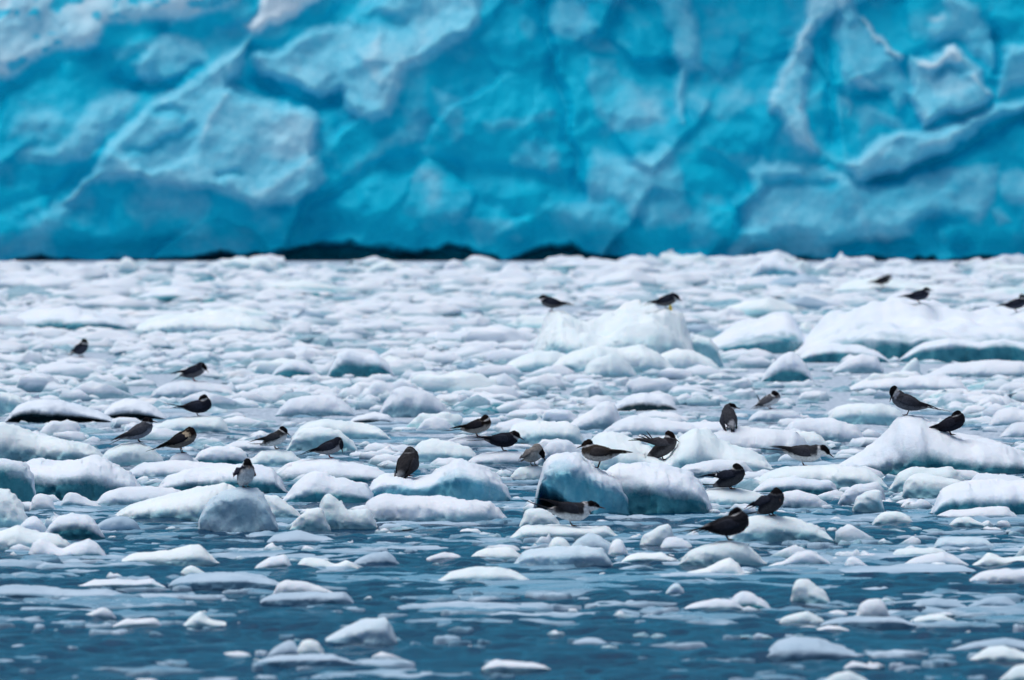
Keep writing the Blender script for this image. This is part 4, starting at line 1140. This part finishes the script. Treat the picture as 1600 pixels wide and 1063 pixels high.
# ------------------------------------------------------------------ brash: lumps of many sizes filling the pack
def lump_template(seed, nlat, nlon, kind):
    """unit lump: about 2 wide, 1.4 deep, 1 tall, waterline at z = 0"""
    la = np.linspace(-0.28, math.pi / 2, nlat)
    lo = np.linspace(0, 2 * math.pi, nlon, endpoint=False)
    LA, LO = np.meshgrid(la, lo, indexing='ij')
    e = 0.75 if kind == 'slab' else 0.95
    cx = np.sign(np.cos(LA)) * np.abs(np.cos(LA)) ** e
    P = np.stack([(cx * np.cos(LO)).ravel(), (cx * np.sin(LO) * 0.7).ravel(), (np.sign(np.sin(LA)) * np.abs(np.sin(LA)) ** (0.6 if kind == 'slab' else 1.0)).ravel()], 1)
    n = fbm(P * 1.1 + seed * 3.1, 3, seed)
    n2 = fbm(P * 3.2 + seed, 3, seed + 5)
    rad = 1 + 0.34 * n + 0.10 * n2
    P[:, :2] *= rad[:, None]
    if kind == 'peak':
        px_, py_ = (seed * 0.37 % 1 - 0.5) * 1.1, 0.1
        dd = np.hypot(P[:, 0] - px_, P[:, 1] - py_)
        P[:, 2] *= 0.42 + 0.85 * np.exp(-(dd / 0.45) ** 2)
    elif kind == 'twin':
        a, b = -0.5, 0.45
        P[:, 2] *= 0.5 + 0.5 * np.exp(-((P[:, 0] - a) / 0.33) ** 2) + 0.32 * np.exp(-((P[:, 0] - b) / 0.3) ** 2)
    elif kind == 'wedge':
        P[:, 2] *= 0.55 + 0.45 * P[:, 0]
    elif kind == 'slab':
        P[:, 2] *= 0.75 + 0.12 * P[:, 0]
    P[:, 2] *= 1 + 0.30 * n
    P[:, 2] += np.where(P[:, 2] > 0.1, 0.16 * n2, 0)
    cr = np.random.default_rng(seed * 13)
    for _ in range(9 if kind in ('peak', 'wedge', 'slab') else 3):
        nv = cr.normal(0, 1, 3) * np.array([1, 1, 0.8])
        nv[2] = abs(nv[2])
        nv /= np.linalg.norm(nv)
        pr_ = P @ nv
        lim = np.percentile(pr_, cr.uniform(66, 92))
        P -= np.clip(pr_ - lim, 0, None)[:, None] * nv * 0.9
    P[-nlon:] = P[-nlon:].mean(0)
    F = grid_faces(nlat, nlon, True)
    sn = sstep(0.16, 0.68, P[:, 2] + 0.20 * n2)  # bare ice low down, its height raised to paint shaded fronts
    return P, F, sn

KINDS = ['dome', 'peak', 'twin', 'wedge', 'slab', 'dome', 'wedge', 'peak', 'slab', 'dome', 'twin', 'wedge']
T_LO = [lump_template(i + 1, 7, 12, k) for i, k in enumerate(KINDS)]
T_HI = [lump_template(i + 1, 15, 30, k) for i, k in enumerate(KINDS)]
BIRD_BOXES = [(100, 522, 140, 560), (258, 560, 334, 600), (250, 612, 336, 654), (172, 645, 240, 696), (218, 662, 306, 712), (400, 660, 454, 708), (462, 680, 534, 720), (358, 724, 402, 768),
              (606, 696, 656, 742), (690, 646, 768, 690), (724, 670, 812, 710), (808, 690, 850, 734), (900, 686, 976, 737), (970, 674, 1050, 722), (820, 778, 948, 826), (842, 456, 902, 484),
              (1003, 438, 1060, 488), (1354, 426, 1396, 456), (1402, 448, 1458, 478), (1560, 454, 1600, 492), (1122, 625, 1165, 674), (1184, 602, 1228, 644), (1390, 600, 1484, 654),
              (1436, 642, 1504, 680), (1192, 697, 1302, 732), (1100, 724, 1168, 770), (1162, 763, 1230, 812), (1056, 797, 1165, 850)]
# open leads where the picture shows mostly water: (column, row, half width, half height, share of lumps kept)
LEADS = [(1000, 600, 330, 34, .45), (850, 765, 60, 20, .0), (110, 812, 130, 12, .25), (300, 830, 180, 16, .35), (1080, 640, 60, 16, .4), (1270, 632, 120, 14, .4), (650, 640, 70, 14, .5), (600, 835, 220, 24, .4), (1000, 795, 90, 14, .2)]

def lead_keep(px, py):
    k = 1.0
    for cx, cy, hw_, hh, kp in LEADS:
        if ((px - cx) / hw_) ** 2 + ((py - cy) / hh) ** 2 < 1:
            k = min(k, kp)
    return k

def covers(px, py, w_, h_):
    """would a lump standing here hide a traced floe or a bird?"""
    x0, x1, y0 = px - w_ / 2, px + w_ / 2, py - h_
    for bx0, by0, bx1, by1 in BIRD_BOXES:
        if x1 > bx0 and x0 < bx1 and y0 < by1 - 1 and py > by1 - 5:
            return True
    r0, r1 = max(0, int(y0 / MASK_S)), min(mask_far.shape[0] - 1, int(py / MASK_S) + 1)
    c0, c1 = max(0, int(x0 / MASK_S)), min(mask_far.shape[1] - 1, int(x1 / MASK_S) + 1)
    if c1 <= c0 or r1 <= r0:
        return False
    sub = mask_far[r0:r1, c0:c1]
    hid = (sub > 0) & (sub < py)
    # the water side quarter of a floe may be overlapped, no more
    rows = (np.arange(r0, r1) * MASK_S)[:, None]
    bad = hid & (rows < sub - 7)
    return bad.mean() > 0.10

LUMPS = []
def scatter(n, y0, y1, wmed, wsig, hr, yp=1.0):
    for _ in range(int(n * 1.62)):
        py = y0 + (y1 - y0) * rng.random() ** yp
        px = rng.uniform(-610, 2210)
        if rng.random() > lead_keep(px, py): continue
        w_ = wmed * math.exp(rng.normal(0, wsig))
        w_ = min(w_, wmed * 3.2)
        h_ = w_ * rng.uniform(*hr)
        if 500 < py and rng.random() > 0.25 + 0.75 * sstep(-0.45, 0.15, vnoise(np.array([[px / 170, py / 26, 1.5]]), 77))[0]: continue
        if covers(px, py, w_, h_): continue
        LUMPS.append((px, py, w_, h_))
scatter(2000, 419, 455, 44, .50, (.10, .22))
scatter(4600, 440, 550, 54, .55, (.07, .17))
scatter(3400, 525, 640, 46, .55, (.08, .24))
scatter(480, 560, 640, 66, .35, (.12, .24))
scatter(2300, 610, 805, 46, .50, (.13, .30))
scatter(420, 600, 800, 88, .30, (.12, .26))
scatter(420, 780, 880, 36, .50, (.12, .34), 1.3)
scatter(150, 860, 1000, 26, .50, (.10, .26), 1.5)
scatter(30, 960, 1075, 40, .40, (.08, .2))
LUMPS.sort(key=lambda t: -t[2] * t[3] if -15 < t[0] < 1615 and t[1] < 1070 else 0)
ZONES = [(455, 'white ice lump in the far strip of pack right under the cliff foot', 'ice lumps along the far strip of the pack'),
         (545, 'white ice lump half sunk in the dense far pack behind the floes with terns', 'ice lumps of the dense far pack'),
         (640, 'white ice lump in the loose belt of pack just beyond the resting terns', 'ice lumps of the belt beyond the terns'),
         (790, 'white ice lump wedged between the larger floes that carry the terns', 'ice lumps between the floes of the terns'),
         (2000, 'small white ice lump drifting on the open blue water of the foreground', 'ice lumps adrift in the foreground')]
N_SINGLE = 240
# things one can find, used to say where each lump lies
MARKS = [(124, 543, 'the lone far left tern'), (300, 580, 'the red footed tern'), (300, 632, 'the slate tern with raised tail'), (206, 672, 'the grey tern on the left'), (265, 688, 'the black and cream tern'),
         (428, 686, 'the small pied tern'), (500, 700, 'the slim grey tern'), (382, 748, 'the tern facing the camera'), (632, 720, 'the stout dark tern'), (735, 668, 'the dark brown tern'), (770, 690, 'the low backed dark tern'),
         (830, 712, 'the pale bowing tern'), (936, 712, 'the tern on the blue slab'), (1015, 698, 'the tern with wings thrown up'), (885, 802, 'the white collared tern'), (870, 470, 'the far tern facing left'),
         (1032, 454, 'the bowing far tern'), (1376, 441, 'the farthest black tern'), (1430, 463, 'the far tern on the ledge'), (1584, 474, 'the tern at the right edge'), (1142, 650, 'the tern seen from behind'),
         (1206, 622, 'the fluttering pied tern'), (1436, 628, 'the tern on the snow peak'), (1482, 660, 'the half hidden black tern'), (1246, 716, 'the foraging tern'), (1135, 748, 'the white barred tern'),
         (1197, 788, 'the crouched dark tern'), (1110, 824, 'the nearest black tern'), (110, 505, 'the green hollow floe'), (330, 500, 'the wide far slab'), (195, 415, 'the highest far left lump'), (410, 415, 'the pale far edge lump'),
         (605, 415, 'the peaked far edge lump'), (715, 415, 'the square topped far lump'), (1205, 420, 'the blue sided far block'), (1400, 545, 'the green fronted ledge'), (1236, 572, 'the smooth dome below the ledge'),
         (1430, 572, 'the tooth shaped chunk'), (955, 570, 'the dome before the two tern lump'), (460, 575, 'the teal triangle hump'), (560, 565, 'the grey green lump'), (95, 645, 'the long black hollow'), (210, 642, 'the second black hollow'),
         (650, 628, 'the big middle dome'), (948, 650, 'the pointed hump'), (1005, 630, 'the dark crusted floe'), (372, 800, 'the clear block'), (540, 800, 'the boot shaped lump'), (875, 870, 'the pale blue mass'),
         (1364, 955, 'the snowball'), (1265, 925, 'the upright clear edged block'), (475, 918, 'the snow white whaleback'), (475, 1015, 'the two round domes'), (1530, 785, 'the belted flat floe'), (100, 760, 'the big teal fronted floe')]
WORDN = ['domed', 'peaked', 'twin humped', 'wedge shaped', 'flat slab', 'round', 'sloping', 'pointed', 'slab like', 'rounded', 'double humped', 'slanted']
COLN = ['white', 'pale cyan', 'teal footed white', 'grey']
used_labels = set()
def place_label(px, py, w_, h_, k, mk):
    size = 'large' if w_ > 115 else 'mid sized' if w_ > 85 else 'small'
    mid = py - h_ / 2
    order = sorted(MARKS, key=lambda m: (m[0] - px) ** 2 + (2.2 * (m[1] - mid)) ** 2)
    def rel(m):
        dx, dy = px - m[0], mid - m[1]
        v_ = 'behind' if dy < -12 else 'in front of' if dy > 12 else 'beside'
        h2 = 'left' if dx < -25 else 'right' if dx > 25 else ''
        far_ = 'well ' if abs(dx) > 110 else ''
        if not h2: return v_ + ' ' + m[2]
        if v_ == 'beside': return far_ + h2 + ' of ' + m[2]
        return far_ + h2 + ' of and ' + ('behind ' if v_ == 'behind' else 'before ') + m[2]
    for m in order[:4]:
        lab = '%s %s %s ice lump %s' % (size, WORDN[k], COLN[mk], rel(m))
        if lab not in used_labels and len(lab.replace('-', ' ').split()) <= 16:
            used_labels.add(lab)
            return lab
    return None
hi_me = []
for i, (P, F, sn) in enumerate(T_HI):
    for mk in ('brash', 'cyan', 'teal', 'grey'):
        me = mesh_np('ice_chunk', P, F, {'snow': sn})
        me.materials.append(M[mk])
        hi_me.append(me)
SV, SF, SS, off = [], [], [], 0
for i, (px, py, w_, h_) in enumerate(LUMPS):
    d = dist_of(py)
    sx = w_ / 2 / FPX * d
    sz = h_ / FPX * d
    sy = sx * rng.uniform(0.6, 1.3)
    k = rng.integers(len(KINDS))
    flip = -1 if rng.random() < .5 else 1
    rz = rng.uniform(-0.5, 0.5) + (math.pi if flip < 0 else 0)
    x, y = (px - 800) / FPX * d, d + sy * 0.7
    if i < N_SINGLE:
        mk = rng.choice(4, p=[.62, .18, .14, .06] if py < 800 else [.34, .26, .14, .26])
        o = link('ice_chunk', hi_me[k * 4 + mk])
        o.location = (x, y, 0)
        o.scale = (sx, sy, sz)
        o.rotation_euler = (0, 0, rz)
        for ym, lab, grp in ZONES:
            if py < ym:
                tag(o, place_label(px, py, w_, h_, k, mk) or lab, 'ice chunk', grp)
                break
    else:
        P, F, sn = T_LO[k]
        c, s_ = math.cos(rz), math.sin(rz)
        q = P * np.array([sx, sy, sz])
        q = np.stack([q[:, 0] * c - q[:, 1] * s_ + x, q[:, 0] * s_ + q[:, 1] * c + y, q[:, 2]], 1)
        SV.append(q); SF.append(F + off); off += len(q)
        SS.append(np.clip(sn + (rng.uniform(-.9, -.3) if rng.random() < .11 else rng.uniform(-.05, .25)), 0, 1))
me = mesh_np('brash_ice', np.vstack(SV), np.vstack(SF), {'snow': np.concatenate(SS)})
tag(link('brash_ice', me, M['brash']), 'packed white brash ice in small pieces filling the water between floes', kind='stuff')
print('lumps', len(LUMPS))

# ------------------------------------------------------------------ thin awash plates of ice
def plates():
    V, F, A, off = [], [], [], 0
    def one(px, py, w_, seed):
        nonlocal off
        d = dist_of(py)
        n = 30
        rx = w_ / 2 / FPX * d
        ry = rx * rng.uniform(0.6, 1.6)
        t = np.linspace(0, 2 * math.pi, n, endpoint=False)
        ring = np.stack([np.cos(t), np.sin(t), np.zeros(n)], 1)
        r = 1 + 0.42 * fbm(ring * 1.3 + seed, 3, 5) + 0.16 * fbm(ring * 5.0 + seed, 2, 6)
        cx, cy = (px - 800) / FPX * d, d + ry
        th = rng.uniform(0.003, 0.014)
        rings = []
        for k, (f, z) in enumerate([(1.04, -0.03), (1.0, 0.002), (0.93, th), (0.6, th * 1.25), (0.25, th * 1.2), (0.0, th * 1.25)]):
            q = np.stack([cx + np.cos(t) * rx * r * f, cy + np.sin(t) * ry * r * f, np.full(n, z)], 1)
            if z > 0.003: q[:, 2] += 0.013 * fbm(q * 9 + seed, 3, 8)
            rings.append(q)
        P = np.vstack(rings)
        fr = grid_faces(6, n, True)
        V.append(P); F.append(fr + off); off += len(P)
        b = rng.uniform(-0.2, 0.9) ** 1
        A.append(np.clip(b + 0.5 * fbm(P * 6 + seed, 3, 4), 0, 1))
    def many(n, y0, y1, wm, ws):
        for k in range(int(n * 1.62)):
            py = rng.uniform(y0, y1)
            px = rng.uniform(-610, 2210)
            one(px, py, wm * math.exp(rng.normal(0, ws)), rng.uniform(0, 900))
    many(330, 640, 800, 60, .5)
    many(420, 780, 880, 58, .6)
    many(270, 860, 980, 60, .7)
    many(70, 960, 1080, 50, .6)
    many(150, 800, 1080, 20, .5)
    me = mesh_np('thin_plate_ice', np.vstack(V), np.vstack(F), {'snow': np.concatenate(A)})
    tag(link('thin_plate_ice', me, M['grey']), 'thin grey plates of ice awash between the floes', kind='stuff')
plates()
